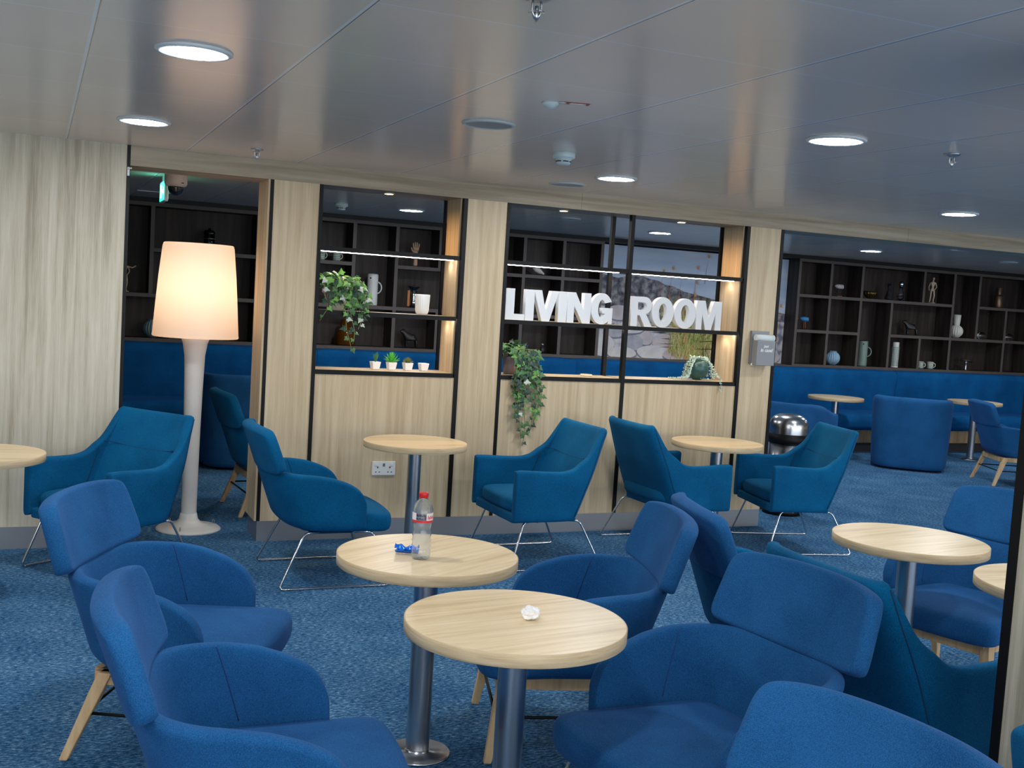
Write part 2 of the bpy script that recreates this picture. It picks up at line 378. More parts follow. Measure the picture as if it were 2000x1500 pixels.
for x in (-2.0, .435, 2.9, 5.3, 7.75, 10.2):
    for y in (5.4, 3.6, 1.8, 0, -1.8, -3.6):
        if (x, y) in ((.435, 3.6), (.435, 5.4), (2.9, 3.6), (2.9, 5.4), (5.3, 5.4)): continue
        if x > 5.4 and y > 3: continue
        make_light(x, y, 'round ceiling light added out of sight to brighten the back room')
def sprinkler(x, y, label, first=[]):
    if first:
        c = copy_tree(first[0]); c.location = (x, y, Z_CEIL); c['label'] = label; return c
    t = thing('fire_sprinkler', label, 'sprinkler', (x, y, Z_CEIL), 0, 'ceiling sprinklers'); first.append(t)
    mk('rosette', lt([(0, 0), (.034, 0), (.032, -.006), (.014, -.010), (0, -.010)], 24), STEEL, t)
    bm = bmesh.new()
    for s in (-1, 1): tube(bm, fillet([(s*.010, 0, -.008), (s*.013, 0, -.030), (s*.003, 0, -.052)], .01), .0028, 8)
    lathe(bm, [(0, -.02), (.005, -.022), (.005, -.046), (0, -.06)], 12)
    mk('bulb_frame', bm, STEEL, t)
    bm = bmesh.new()
    for k in range(8):
        a = k*pi/4; prism(bm, [(.004*cos(a+1.5), .004*sin(a+1.5)), (.02*cos(a-.15), .02*sin(a-.15)), (.02*cos(a+.15), .02*sin(a+.15))], 'z', -.036, -.0345)
    mk('deflector', bm, STEEL, t); return t
sprinkler(1.057, 2.42, 'steel sprinkler cut by the top edge of the photo')
sprinkler(3.449, 3.54, 'steel sprinkler at right beside a round ceiling light')
sprinkler(1.054, 5.97, 'small steel sprinkler just in front of the header over the doorway')
def smoke(x, y, label):
    t = thing('smoke_detector', label, 'smoke detector', (x, y, Z_CEIL), .4, 'smoke detectors')
    mk('base', lt([(0, 0), (.054, 0), (.054, -.022), (.050, -.027), (0, -.027)], 40), plain('detector_white', (206, 222, 222), .4), t)
    mk('sensing_chamber', lt([(.042, -.026), (.034, -.036), (.033, -.050), (.028, -.056), (0, -.057)], 40), MT['detector_white'], t)
    bm = bmesh.new()
    for k in range(6):
        a = k*pi/3; tube(bm, [(.0345*cos(a+d*.13), .0345*sin(a+d*.13), -.042) for d in (-3, -2, -1, 0, 1, 2, 3)], .003, 6)
    mk('vent_slots', bm, plain('dark_vent', (40, 44, 46), .6), t)
smoke(2.283, 4.80, 'white smoke detector on the near ceiling, above the middle opening')
smoke(2.31, 9.07, 'smoke detector on the far ceiling seen through the narrow opening')
def speaker(x, y, label, r=.11):
    t = thing('ceiling_speaker', label, 'speaker', (x, y, Z_CEIL), 0, 'flat round ceiling speakers')
    mk('rim', lt([(r*.86, -.006), (r*.9, -.010), (r, -.006), (r, 0), (0, 0)], 40), plain('speaker_rim', (196, 206, 206), .4), t)
    mk('grille', lt([(r*.87, -.006), (0, -.007)], 40), plain('speaker_grille', (165, 165, 163), .6), t)
speaker(1.675, 4.25, 'larger flat round speaker left of the smoke detector')
speaker(2.901, 6.03, 'flat round speaker close to the header, left of the small ceiling light')
speaker(4.12, 8.46, 'flat round speaker on the far ceiling behind the word LIVING', .09)
speaker(9.4, 8.72, 'flat round speaker on the far ceiling at the right edge', .09)
t = thing('presence_sensor', 'small grey presence sensor beside a red sticker on the ceiling', 'sensor', (1.665, 3.64, Z_CEIL))
mk('housing', lt([(0, 0), (.032, 0), (.03, -.008), (.018, -.02), (0, -.024)], 32), MT['detector_white'], t)
t = thing('ceiling_sticker', 'red and white warning sticker on the ceiling beside the sensor', 'sticker', (1.745, 3.60, Z_CEIL), -.25)
mk('sheet', bx(-.045, .05, -.022, .022, -.0012, 0), plain('sticker_red', (170, 70, 62), .5), t)
bm = bmesh.new(); lathe(bm, [(.017, -.0013), (.017, -.0022), (0, -.0022)], 20, cx=-.05)
for k, (a, b) in enumerate(((-.02, .04), (-.022, .028), (-.018, .036))): box(bm, a, b, .009-k*.009, .012-k*.009, -.0022, -.0012)
mk('print_marks', bm, WHITE, t)
# dome camera and exit sign behind the doorway
t = thing('security_camera', 'off-white dome security camera on the ceiling behind the doorway', 'camera', (.843, 7.75, Z_CEIL))
mk('housing', lt([(0, 0), (.072, 0), (.074, -.03), (.074, -.075), (.066, -.09), (.05, -.096), (0, -.096)], 40), plain('camera_beige', (222, 208, 194), .45), t)
mk('dome', lt([(.05, -.094)]+[(.052*cos(a), -.098-.055*sin(a)) for a in [k*pi/16 for k in range(9)]], 32), plain('smoked_dome', (40, 38, 42), .08, 0, .8), t)
mk('marking', bx(.02, .045, -.0685, -.066, -.075, -.07), BLACK, t)
t = thing('exit_sign', 'glowing green hanging exit sign beside the dome camera', 'sign', (.80, 8.05, 2.02))
mk('casing', bx(-.012, .012, -.16, .16, 0, .145), WHITE, t, bevel=.003)
bm = bmesh.new(); box(bm, .012, .0135, -.15, .15, .01, .135); box(bm, -.0135, -.012, -.15, .15, .01, .135)
mk('lit_face', bm, emit('exit_green', (40, 210, 170), 2.5), t)
bm = bmesh.new()
for s in (-1, 1):
    x0, x1 = (s*.0135, s*.0150) if s > 0 else (-.0150, -.0135)
    prism(bm, [(-.11, .072), (-.08, .10), (-.08, .082), (-.03, .082), (-.03, .062), (-.08, .062), (-.08, .044)], 'x', x0, x1)
    box(bm, x0, x1, .04, .055, .03, .12); box(bm, x0, x1, .055, .1, .108, .12); box(bm, x0, x1, .088, .1, .03, .12)
mk('arrow_and_door_symbol', bm, emit('exit_white', (235, 255, 250), 3), t)
mk('hanger', bx(-.004, .004, -.1, .1, .145, .185), WHITE, t)
l = lamp('POINT', 'sign_glow', (0, 0, .16), .22, .05, (.2, 1, .85)); l.parent = t; l.location = (-.06, 0, .1)
for x, y, ln, lab in ((.88, 9.68, .13, 'narrow white bar imitating a light reflection on the ceiling joint behind the dome camera'),):
    t = thing('joint_reflection', lab, 'reflection', (x, y, Z_CEIL)); mk('frame', bx(-ln, ln, -.03, .03, -.006, 0), WHITE, t, bevel=.002)  # white bar stands in for the bright reflection along a ceiling joint
    mk('slot', bx(-ln+.01, ln-.01, -.006, .006, -.0075, -.006), plain('grey_bar_line', (110, 110, 110), .5), t)

# ------------------------------------------------------------------ bookcases on the back wall
BF, BBK = 10.42, 10.70; ROWS = (.9405, 1.338, 1.745, 2.150); TH = .034
def bookcase(label, x0, x1, vert, horiz):
    t = thing('bookcase', label, 'bookcase', ((x0+x1)/2, BF, .92)); ox = (x0+x1)/2
    mk('back_panel', bx(x0-ox, x1-ox, BBK-BF-.02, BBK-BF, 0, 1.245), W_DARK, t)
    for n, zz in (('bottom_board', .92), ('top_board', 2.133)):
        bm = bx(x0-ox, x1-ox, .004, BBK-BF-.02, zz-.92, zz-.92+TH); o = mk(n, bm, W_DARK, t)
        mk('edge_band', bx(x0-ox, x1-ox, 0, .004, zz-.92, zz-.92+TH), W_EDGE, o)
    for x, a, b in vert:
        za = ROWS[a]+TH/2-.92-.004; zb = ROWS[b]-TH/2-.92
        o = mk('divider', bx(x-ox-TH/2, x-ox+TH/2, .004, BBK-BF-.02, za, zb), W_DARK, t)
        mk('edge_band', bx(x-ox-TH/2, x-ox+TH/2, 0, .004, za, zb), W_EDGE, o)
    for a, b, r in horiz:
        o = mk('shelf', bx(a-ox, b-ox, .004, BBK-BF-.02, ROWS[r]-TH/2-.92, ROWS[r]+TH/2-.92), W_DARK, t)
        mk('edge_band', bx(a-ox, b-ox, -.001, .004, ROWS[r]-TH/2-.92, ROWS[r]+TH/2-.92), W_EDGE, o)
    return t
L = [.02, .485, .950, 1.415, 1.885, 2.345, 2.800, 3.228, 3.675, 4.130, 4.588, 5.034, 5.481]
bookcase('long dark brown open bookcase behind the doorway and the partition openings', L[0]-.45, L[12]+.017,
    [(L[0]-.43, 0, 3), (L[0], 0, 3), (L[1], 0, 3), (L[2], 1, 3), (L[4], 0, 3), (L[5], 0, 3), (L[6], 1, 3), (L[7], 0, 3), (L[8], 2, 3), (L[8], 0, 1), (L[9], 0, 3), (L[10], 0, 3), (L[11], 0, 3), (L[12], 0, 3)],
    [(L[0], L[2], 1), (L[2], L[4], 2), (L[2], L[4], 1), (L[4], L[5], 2), (L[5], L[6], 2), (L[5], L[9], 1), (L[7], L[9], 2), (L[9], L[12], 2), (L[9], L[12], 1)])
Rv = [8.045, 8.498, 8.957, 9.428, 9.903, 10.385, 10.802, 11.28, 11.75, 12.22, 12.7]
bookcase('dark brown open bookcase of the far right room, with vases and mugs', Rv[0]-.017, Rv[10]+.017,
    [(Rv[0], 0, 3), (Rv[1], 0, 3), (Rv[2], 0, 3), (Rv[3], 0, 2), (Rv[4], 2, 3), (Rv[4], 0, 1), (Rv[5], 0, 3), (Rv[6], 1, 3), (Rv[7], 0, 2), (Rv[8], 0, 3), (Rv[9], 0, 3), (Rv[10], 0, 3)],
    [(Rv[0], Rv[5], 2), (Rv[0], Rv[2], 1), (Rv[3], Rv[8], 1), (Rv[6], Rv[8], 2), (Rv[8], Rv[10], 1), (Rv[8], Rv[10], 2)])
struct(mk('trim_3', bx(5.498, 8.028, BF, BBK, .905, .938), W_EDGE))

# ------------------------------------------------------------------ landscape print between the bookcases
def mural():
    def flat(name, stops, scale, detail=4, stretch=(1, 1, 1)):
        m, nt, b = new_mat(name); tc = nt.nodes.new('ShaderNodeTexCoord'); mp = nt.nodes.new('ShaderNodeMapping'); mp.inputs['Scale'].default_value = stretch
        n = nt.nodes.new('ShaderNodeTexNoise'); n.inputs['Scale'].default_value = scale; n.inputs['Detail'].default_value = detail
        nt.links.new(tc.outputs['Object'], mp.inputs[0]); nt.links.new(mp.outputs[0], n.inputs['Vector'])
        r = ramp(nt, stops); nt.links.new(n.outputs[0], r.inputs[0]); nt.links.new(r.outputs[0], b.inputs['Base Color']); b.inputs['Roughness'].default_value = .6
        b.inputs['Specular IOR Level'].default_value = .2
        return m
    sky = flat('print_sky', [(.3, (176, 196, 222)), (.55, (200, 213, 232)), (.75, (226, 232, 240))], 2, 4, (.6, 1, 3))
    hill = flat('print_hill', [(.35, (70, 70, 80)), (.5, (122, 120, 128)), (.65, (172, 168, 168))], 14, 6)
    m, nt, b = new_mat('print_pebbles'); tc = nt.nodes.new('ShaderNodeTexCoord'); v = nt.nodes.new('ShaderNodeTexVoronoi'); v.inputs['Scale'].default_value = 13
    nt.links.new(tc.outputs['Object'], v.inputs['Vector']); r = ramp(nt, [(0, (226, 224, 228)), (.5, (196, 194, 200)), (.8, (120, 122, 136))]); nt.links.new(v.outputs['Distance'], r.inputs[0])
    nt.links.new(r.outputs[0], b.inputs['Base Color']); b.inputs['Roughness'].default_value = .6; peb = m
    stone = [flat('print_boulder_%s' % n, [(.3, a), (.7, c)], 9, 5) for n, a, c in (('pale', (206, 204, 206), (234, 230, 228)), ('pink', (190, 180, 184), (216, 206, 208)), ('grey', (160, 162, 174), (194, 194, 202)))]
    shade = flat('print_boulder_underside', [(.3, (116, 116, 130)), (.7, (146, 144, 154))], 9)
    gr = [plain('print_grass_%s' % n, c, .7, 0, .1) for n, c in (('green', (150, 172, 84)), ('olive', (180, 182, 104)), ('straw', (226, 206, 146)), ('dark', (92, 112, 66)), ('rust', (206, 132, 92)))]
    mats = [sky, hill, peb]+stone+[shade]+gr
    t = thing('landscape_print', 'large printed photo of a stony shore with grass, between the bookcases', 'picture', (6.763, 10.62, 1.54))
    ox, oz = 6.763, 1.54
    mk('panel', bx(-1.265, 1.265, .004, .03, -.60, .61), W_EDGE, t)
    bm = bmesh.new(); lay = [0.004]
    def poly(pts, mi):
        lay[0] -= .0000045
        f = bm.faces.new([bm.verts.new((x-ox, lay[0], z-oz)) for x, z in pts]); f.material_index = mi
        if f.calc_center_median() is not None:
            f.normal_update()
            if f.normal.y > 0: f.normal_flip()
    poly([(5.498, .94), (8.028, .94), (8.028, 2.15), (5.498, 2.15)], 0)
    poly([(5.498, 1.3), (8.028, 1.3), (8.028, 1.52), (7.5, 1.60), (7.13, 1.62), (6.94, 1.65), (6.64, 1.70), (6.5, 1.75), (6.39, 1.76), (6.3, 1.80), (6.207, 1.81), (6.1, 1.835), (5.936, 1.835), (5.8, 1.80), (5.6, 1.83), (5.498, 1.84)], 1)
    poly([(5.498, .94), (8.028, .94), (8.028, 1.42), (7.2, 1.46), (6.5, 1.42), (6.1, 1.50), (5.85, 1.47), (5.498, 1.50)], 2)
    rnd = random.Random(3)
    def boulder(cx, cz, rx, rz, mi):
        for k, (s, mm) in enumerate(((1.01, 6), (1.0, mi))):
            poly([(max(5.5, cx+rx*s*cos(a)*(1+.05*sin(3*a+cx*9))), max(.942, cz+(-.012 if k == 0 else .006)+rz*s*sin(a))) for a in [2*pi*i/22 for i in range(22)]], mm)
    for i in range(30):
        cx = rnd.uniform(5.56, 7.0); cz = rnd.uniform(1.15, 1.46); s = .03+.10*(1.5-cz); boulder(cx, cz, s*rnd.uniform(.9, 1.5), s*.7, rnd.choice((3, 4, 5)))
    for b_ in ((5.84, 1.42, .16, .08, 4), (6.0, 1.27, .17, .07, 3), (5.80, 1.22, .15, .07, 5), (6.195, 1.155, .09, .075, 4), (6.045, 1.10, .12, .085, 5), (6.43, 1.12, .16, .095, 4), (5.66, 1.06, .14, .12, 3), (6.30, 1.0, .21, .08, 3), (5.90, .985, .18, .065, 3), (6.62, .99, .2, .07, 4), (7.4, 1.1, .2, .1, 3), (7.8, 1.0, .2, .09, 4)): boulder(*b_)
    def blade(x, z, h_, lean, wd, mi):
        pts = []; n = 5
        for k in range(n+1):
            s = k/n; pts.append((x+lean*s*s+wd*(1-s)/2, z+h_*s*(1-.25*s*abs(lean)/max(h_, .01))))
        for k in range(n, -1, -1):
            s = k/n; pts.append((x+lean*s*s-wd*(1-s)/2-.0006, z+h_*s*(1-.25*s*abs(lean)/max(h_, .01))))
        poly([(min(8.02, max(5.5, a)), min(2.14, max(.942, b))) for a, b in pts], mi)
    for i in range(1500):
        x = 6.45+abs(rnd.gauss(0, .45))+rnd.uniform(0, .25); x = min(x, 7.95)
        z = rnd.uniform(.93, 1.36); blade(x, z, rnd.uniform(.10, .32), rnd.gauss(0, .19), rnd.uniform(.004, .010), 7+rnd.choice((0, 0, 1, 1, 2, 2, 3, 4)))
    for i in range(160):
        x = rnd.uniform(6.35, 7.3); blade(x, rnd.uniform(1.35, 1.5), rnd.uniform(.12, .26), rnd.gauss(0, .06), .006, 7+rnd.choice((2, 2, 1, 4, 3)))
    for x, z, zt in ((6.36, 1.75, 1.90), (6.48, 1.72, 1.937), (6.60, 1.66, 1.85), (6.80, 1.70, 1.965), (6.80, 1.62, 1.80), (6.93, 1.9, 2.10), (6.787, 1.45, 1.66), (7.9, 1.4, 1.75), (7.7, 1.4, 1.7), (7.96, 1.3, 1.6)):
        blade(x-.03, z-.1, zt-z+.1, .03, .006, 11)
        for k in range(16):
            a = pi*k/15-.2; blade(x, zt-.01, .045*abs(sin(a))+.012, .05*cos(a), .008, 11 if k % 3 else 9)
    mk('printed_scene', bm, mats, t, auto=True)
mural()

# ------------------------------------------------------------------ banquette
def banquette():
    t = thing('banquette', 'long deep blue upholstered bench running under the bookcases', 'bench', (4.5, 10.2, 0))
    mk('plinth', bx(-6.5, 8.5, -.22, .2, 0, .10), plain('plinth_dark', (52, 50, 52), .6), t)
    mk('front_panel', bx(-6.5, 8.5, -.20, .2, .10, .275), W_LEG, t)
    xs = [-2.0, .3, 2.45, 5.18, 7.3, 9.45, 11.6, 13.0]
    for a, b in zip(xs, xs[1:]):
        bm = bmesh.new(); n = 25
        def f(u, v):
            x = a+.0015+(b-a-.003)*u; e = (1-min(1, (1-abs(2*u-1))*9))**2
            # profile of the back: rises with a rounded top edge, wavy in plan
            prof = [(.115, .30), (.085, .45), (.06, .62), (.04, .80), (.03, .885), (.05, .915), (.09, .925), (.2, .925)]
            k = v*(len(prof)-1); i = min(int(k), len(prof)-2); fr = k-i
            y = prof[i][0]*(1-fr)+prof[i+1][0]*fr; z = prof[i][1]*(1-fr)+prof[i+1][1]*fr
            return (x-4.5, y+.03*e+.014*sin(u*pi*5)-.01, z-.01*e)
        grid(bm, f, n, 15); o = mk('back_cushion', bm, BANQ, t, smooth=True)
        bm = bmesh.new()
        def f2(u, v):
            x = a+.0015+(b-a-.003)*u; e = (1-min(1, (1-abs(2*u-1))*9))**2
            prof = [(.13, .45), (-.2, .455), (-.40, .452), (-.45, .435), (-.475, .38), (-.47, .31), (-.44, .275), (.0, .27)]
            k = v*(len(prof)-1); i = min(int(k), len(prof)-2); fr = k-i
            return (x-4.5, prof[i][0]*(1-fr)+prof[i+1][0]*fr+.03*e, prof[i][1]*(1-fr)+prof[i+1][1]*fr-.012*e)
        grid(bm, f2, n, 22); o = mk('seat_cushion', bm, BANQ, t, smooth=True)
    for x in (8.32, 10.9):
        s = mk('socket', bx(x-4.5-.06, x-4.5+.06, -.206, -.20, .15, .23), WHITE, t)
banquette()

# ------------------------------------------------------------------ chairs
def sstep(v, e): return (1 if v >= 0 else -1)*abs(v)**e
def seat_pad(x0, x1, w0, w1, z0, z1, crown, name, mat, parent, lean=0, front_curve=.03, e=.32):
    """closed cushion: plan from x0 (rear) to x1 (front), half-width w0..w1"""
    bm = bmesh.new(); nu, nv = 40, 9
    def plan(a):
        ca, sa = cos(a), sin(a)
        u = sstep(ca, e); v = sstep(sa, e)
        x = (x0+x1)/2+u*(x1-x0)/2; wd = w0+(w1-w0)*((x-x0)/(x1-x0)); y = v*wd
        if u > .9: x += front_curve*(1-v*v)
        return x, y
    prof = [(.0, -1), (.90, -1), (.985, -.75), (1.0, -.2), (1.0, .3), (.985, .75), (.93, .97), (.6, 1.0), (.3, 1.0), (0, 1.0)]
    rings = []
    cx = (x0+x1)/2
    for s, t_ in prof:
        zc = (z0+z1)/2+t_*(z1-z0)/2
        if t_ >= .97: zc += crown*(1-s*s)
        if s == 0: rings.append([bm.verts.new((cx, 0, zc))]); continue
        ring = []
        for i in range(nu):
            x, y = plan(2*pi*i/nu); k_ = max(0, min(1, (cx+.04-x)/(cx+.04-x0))); xx = cx+(x-cx)*s-lean*k_*(zc-z0)*s; ring.append(bm.verts.new((xx, y*s, zc)))
        rings.append(ring)
    for a, b in zip(rings, rings[1:]):
        for i in range(nu):
            j = (i+1) % nu
            if len(a) == 1: bm.faces.new((a[0], b[j], b[i]))
            elif len(b) == 1: bm.faces.new((a[i], a[j], b[0]))
            else: bm.faces.new((a[i], a[j], b[j], b[i]))
    o = mk(name, bm, mat, parent, smooth=True)
    s = o.modifiers.new('sub', 'SUBSURF'); s.levels = 1; s.render_levels = 1
    return o

# --- tub chair with separate head pad
def tub_point(t, z, inset=0):
    """t in -1..1 round the U (0 = middle of back); returns x,y"""
    k = (z-.27)/.30
    xb = -.242-.355*(z-.27); W = .285+.035*min(1, max(0, k)); xf = .158-.015*max(0, k)
    x0 = -.05; xb += inset; W -= inset
    if abs(t) < .55:
        ph = t/.55*pi/2; e = 2/2.7
        return x0-(x0-xb)*abs(cos(ph))**e, W*sstep(sin(ph), e)
    return x0+(abs(t)-.55)/.45*(xf-x0), W*(1 if t > 0 else -1)
def tub_rim(t):
    x, y = tub_point(t, .5)
    return interp(x, [-.34, -.25, -.12, -.04, .03, .075, .11, .135, .15], [.572, .573, .569, .557, .536, .516, .492, .455, .400])
def tub_shell(mat, parent):
    bm = bmesh.new(); nu, nv = 57, 12
    def f(u, v):
        t = -1+2*u; zr = tub_rim(t); z = .27+(zr-.27)*v
        x, y = tub_point(t, z)
        if v < .2:    # roll the underside in
            k = (1-v/.2)**2; x += .06*k*smoothstep(-.06, -.20, x); y *= 1-.10*k; z -= -.004*k
        return (x, y, z)
    grid(bm, f, nu, nv)
    # floor of the shell
    o = mk('backrest_shell', bm, mat, parent, smooth=True)
    s = o.modifiers.new('solid', 'SOLIDIFY'); s.thickness = .045; s.offset = -1; s.use_even_offset = False
    s2 = o.modifiers.new('sub', 'SUBSURF'); s2.levels = 1; s2.render_levels = 2
    # make sure the outer surface is the sampled one
    return o
def head_pad(mat, parent):
    bm = bmesh.new(); n = 15; m = 11
    def srf(u, v, off):
        # u,v in -1..1, rounded-rectangle outline
        yy = u*(.297-.012*v); zz = .674+v*(.106+.012*(1-u*u))
        k = (zz-.27)/.30
        x = -.346-.36*(zz-.567)+.052*abs(u)**2.6
        d = Vector((.93, -.30*u, .33)); d.normalize()
        return Vector((x, yy, zz))+d*off
    def disc(i, j, off):
        a, b = -1+2*i/(n-1), -1+2*j/(m-1)
        # soften the corners
        c = .10; 
        r = abs(a)**9+abs(b)**7
        s = 1/(r**(1/8)) if r > 1 else 1
        return srf(a*s, b*s, off)
    F = [[bm.verts.new(disc(i, j, .053)) for j in range(m)] for i in range(n)]
    B = [[bm.verts.new(disc(i, j, -.004)) for j in range(m)] for i in range(n)]
    for i in range(n-1):
        for j in range(m-1):
            bm.faces.new((F[i][j], F[i+1][j], F[i+1][j+1], F[i][j+1])); bm.faces.new((B[i][j], B[i][j+1], B[i+1][j+1], B[i+1][j]))
    edge = [(i, 0) for i in range(n)]+[(n-1, j) for j in range(1, m)]+[(i, m-1) for i in range(n-2, -1, -1)]+[(0, j) for j in range(m-2, 0, -1)]
    for a, b in zip(edge, edge[1:]+edge[:1]):
        bm.faces.new((F[a[0]][a[1]], B[a[0]][a[1]], B[b[0]][b[1]], F[b[0]][b[1]]))
    o = mk('headrest', bm, mat, parent, smooth=True)
    s2 = o.modifiers.new('sub', 'SUBSURF'); s2.levels = 1; s2.render_levels = 2
    return o
def tub_chair(label, mat, seam, legs, group):
    t = thing('tub_chair', label, 'chair', group=group)
    sh = tub_shell(mat, t)
    # stitched seams down the inside of the shell
    for sgn in (-1, 1):
        pts = []
        for v in [k/8 for k in range(9)]:
            z = .375+(tub_rim(.455)-.378)*v
            x, y = tub_point(sgn*(.455+.06*(1-v)), z, .0445); pts.append((x+.001, y, z))
        mk('seam', tb(pts, .0022, 6), seam, sh)
    head_pad(mat, t)
    seat_pad(-.168, .292, .225, .292, .268, .372, .022, 'seat', mat, t, lean=.55, e=.22)
    mk('underside', bx(-.115, .13, -.22, .22, .262, .30), seam, t)
    if legs == 'wood':
        bm = bmesh.new()
        for s in (-1, 1): box(bm, -.20, .235, s*.215-.014, s*.215+.014, .232, .275)
        box(bm, .215, .24, -.225, .225, .228, .275); box(bm, -.215, -.19, -.2, .2, .232, .275)
        mk('seat_frame', bm, W_LEG, t, bevel=.003)
        for sx, sy in ((-1, -1), (-1, 1), (1, -1), (1, 1)):
            xt, yt = (.215 if sx > 0 else -.165), sy*.222; xb_, yb = (.262 if sx > 0 else -.275), sy*.262
            bm = bmesh.new(); q = []
            for x, y, z, h_ in ((xt, yt, .275, .021), (xt+(xb_-xt)*.2, yt+(yb-yt)*.2, .22, .021), (xb_, yb, 0, .013)):
                q.append([bm.verts.new((x+a*h_, y+b*h_, z)) for a, b in ((-1, -1), (1, -1), (1, 1), (-1, 1))])
            for a, b in zip(q, q[1:]):
                for k in range(4): bm.faces.new((a[k], a[(k+1) % 4], b[(k+1) % 4], b[k]))
            bm.faces.new(q[0]); bm.faces.new(q[-1][::-1])
            mk('leg', bm, W_LEG, t, bevel=.004)
        bm = bmesh.new(); P = [(-.225, -.242), (.24, -.242), (.24, .242), (-.225, .242)]
        for a, b in zip(P, P[1:]+P[:1]): tube(bm, [(a[0], a[1], .145), (b[0], b[1], .145)], .0055, 8)
        mk('stretcher', bm, BLACK, t)
    else: sled(t, .27)
    return t
def sled(t, ztop):
    for s in (-1, 1):
        pts = fillet([(.10, s*.235, ztop+.004), (.195, s*.262, ztop+.004), (.285, s*.308, .0065), (-.285, s*.308, .0065), (-.155, s*.262, ztop+.004), (-.08, s*.235, ztop+.004)], .028, 6)
        mk('sled_leg', tb(pts, .0062, 10), CHROME, t)
    mk('cross_rod', tb([(.10, -.24, ztop-.003), (.10, .24, ztop-.003)], .005, 8), CHROME, t)
# --- angular wing armchair
def wing_point(t, z, inset=0):
    xb = -.135-.385*(z-.27)+inset; xf = .28; W = .315-.035*smoothstep(.50, .80, z)-inset
    c = .42
    if abs(t) < c:
        ph = t/c*pi/2; e = 2/4.6; D = .13
        x = xb+D*(1-abs(cos(ph))**e); return x+.0*z, W*sstep(sin(ph), e)
    return xb+.13+(abs(t)-c)/(1-c)*(xf-xb-.13), W*(1 if t > 0 else -1)
def wing_rim(t):
    c = .42
    if abs(t) < c*.72: return .795-.012*(1-(t/(c*.72))**2)
    # position along the side as a fraction of its length
    return interp(abs(t), [c*.72, .345, .365, .385, .40, .42, .445, .48, .54, .60, .72, .90, .975, 1.0], [.795, .793, .775, .715, .665, .620, .592, .572, .560, .557, .559, .566, .567, .562])
def wing_chair(label, mat, seam, group):
    t = thing('wing_armchair', label, 'armchair', group=group)
    bm = bmesh.new()
    def f(u, v):
        tt = -1+2*u; zr = wing_rim(tt); z = .265+(zr-.265)*v
        x, y = wing_point(tt, z)
        if v < .12: k = (1-v/.12)**2; y *= 1-.03*k
        return (x, y, z)
    grid(bm, f, 141, 14); sh = mk('body', bm, mat, t, smooth=True)
    s = sh.modifiers.new('solid', 'SOLIDIFY'); s.thickness = .05; s.offset = -1
    s2 = sh.modifiers.new('sub', 'SUBSURF'); s2.levels = 1; s2.render_levels = 1
    # seams: across the back and down its sides, inside
    pts = []
    for k in range(17):
        tt = (-1+2*k/16)*.36; x, y = wing_point(tt, .60+.004*abs(k-8), .052); pts.append((x, y, .60+.0025*abs(k-8)))
    mk('seam', tb(pts, .0022, 6), seam, sh)
    for sg in (-1, 1):
        pts = []
        for k in range(9):
            z = .40+.19*k/8; x, y = wing_point(sg*.37, z, .052); pts.append((x, y, z))
        mk('seam', tb(pts, .002, 6), seam, sh)
        pts = []
        for k in range(9):
            z = .30+.48*k/8; x, y = wing_point(sg*.335, z, -.001); pts.append((x, y, z))
        mk('seam', tb(pts, .002, 6), seam, sh)
    mk('seat_base', bx(-.13, .272, -.265, .265, .263, .315), mat, t, bevel=.01)
    seat_pad(-.19, .262, .262, .262, .312, .395, .02, 'seat_cushion', mat, t, front_curve=.012)
    sled(t, .262)
    return t
def place(o, x, y, deg, label=None, dz=0):
    o.location = (x, y, dz); o.rotation_euler = (0, 0, radians(deg))
    if label: o['label'] = label
    return o
wd = tub_chair('navy tub chair with wooden legs at left front, seat open towards the bottle table', NAVY, NSEAM, 'wood', 'tub chairs')
place(wd, .482, 3.677, -26.4)
def again(src, x, y, deg, label): return place(copy_tree(src), x, y, deg, label)
again(wd, .557, 2.545, -8, 'nearest navy tub chair at bottom left, beside the table with the crumpled tissue')
again(wd, 1.71, 3.37, 163, 'navy tub chair behind the tissue table, its bright head pad leaning on a darker one')
again(wd, 3.59, 3.39, 195, 'navy tub chair with wooden frame behind the right-hand tables')
again(wd, 8.81, 7.90, -24, 'blue tub chair with pale wooden legs in the far right room')
again(wd, 9.75, 8.0, 185, 'blue tub chair cut by the right edge, in the far right room')
sd = tub_chair('wide navy tub chair on chrome sled legs, right of the tissue table', NAVY, NSEAM, 'sled', 'tub chairs')
place(sd, 1.655, 2.43, 187)
again(sd, 1.055, 1.42, 191, 'very near navy tub chair at bottom right, only its head pad in view')
tb0 = tub_chair('teal tub chair on chrome sled legs, beside the small table at the oak partition', TEAL, TSEAM, 'sled', 'tub chairs')
place(tb0, 1.42, 5.64, 0)
again(tb0, 2.055, 1.19, 2, 'teal tub chair cut by the lower right corner, beside the near pillar')
dk = copy_tree(tb0); place(dk, 2.61, 3.33, -16, 'teal tub chair turned away, back to back with a navy one')
for ch in dk.children:
    if ch.name.startswith('headrest'):
        ch.data = ch.data.copy(); ch.data.materials[0] = NAVY; ch['label'] = 'navy head pad'
tw = tub_chair('dark teal tub chair with wooden legs behind the doorway, past the lamp', TEAL, TSEAM, 'wood', 'tub chairs')
place(tw, 1.50, 7.38, 4)
G2 = 'angular teal armchairs on sled legs'
wg = wing_chair('teal angular armchair in front of the floor lamp', TEAL, TSEAM, G2)
place(wg, .385, 5.92, 218)
again(wg, 2.72, 5.80, 181, 'teal angular armchair at the middle of the partition, under the hanging ivy')
again(wg, 3.70, 5.97, 1, 'teal angular armchair facing right, backing onto the one under the ivy')
again(wg, 4.60, 5.86, 168, 'teal angular armchair in front of the steel bin')
again(wg, 2.42, 2.55, 0, 'large near teal angular armchair seen from behind, left of the near pillar')

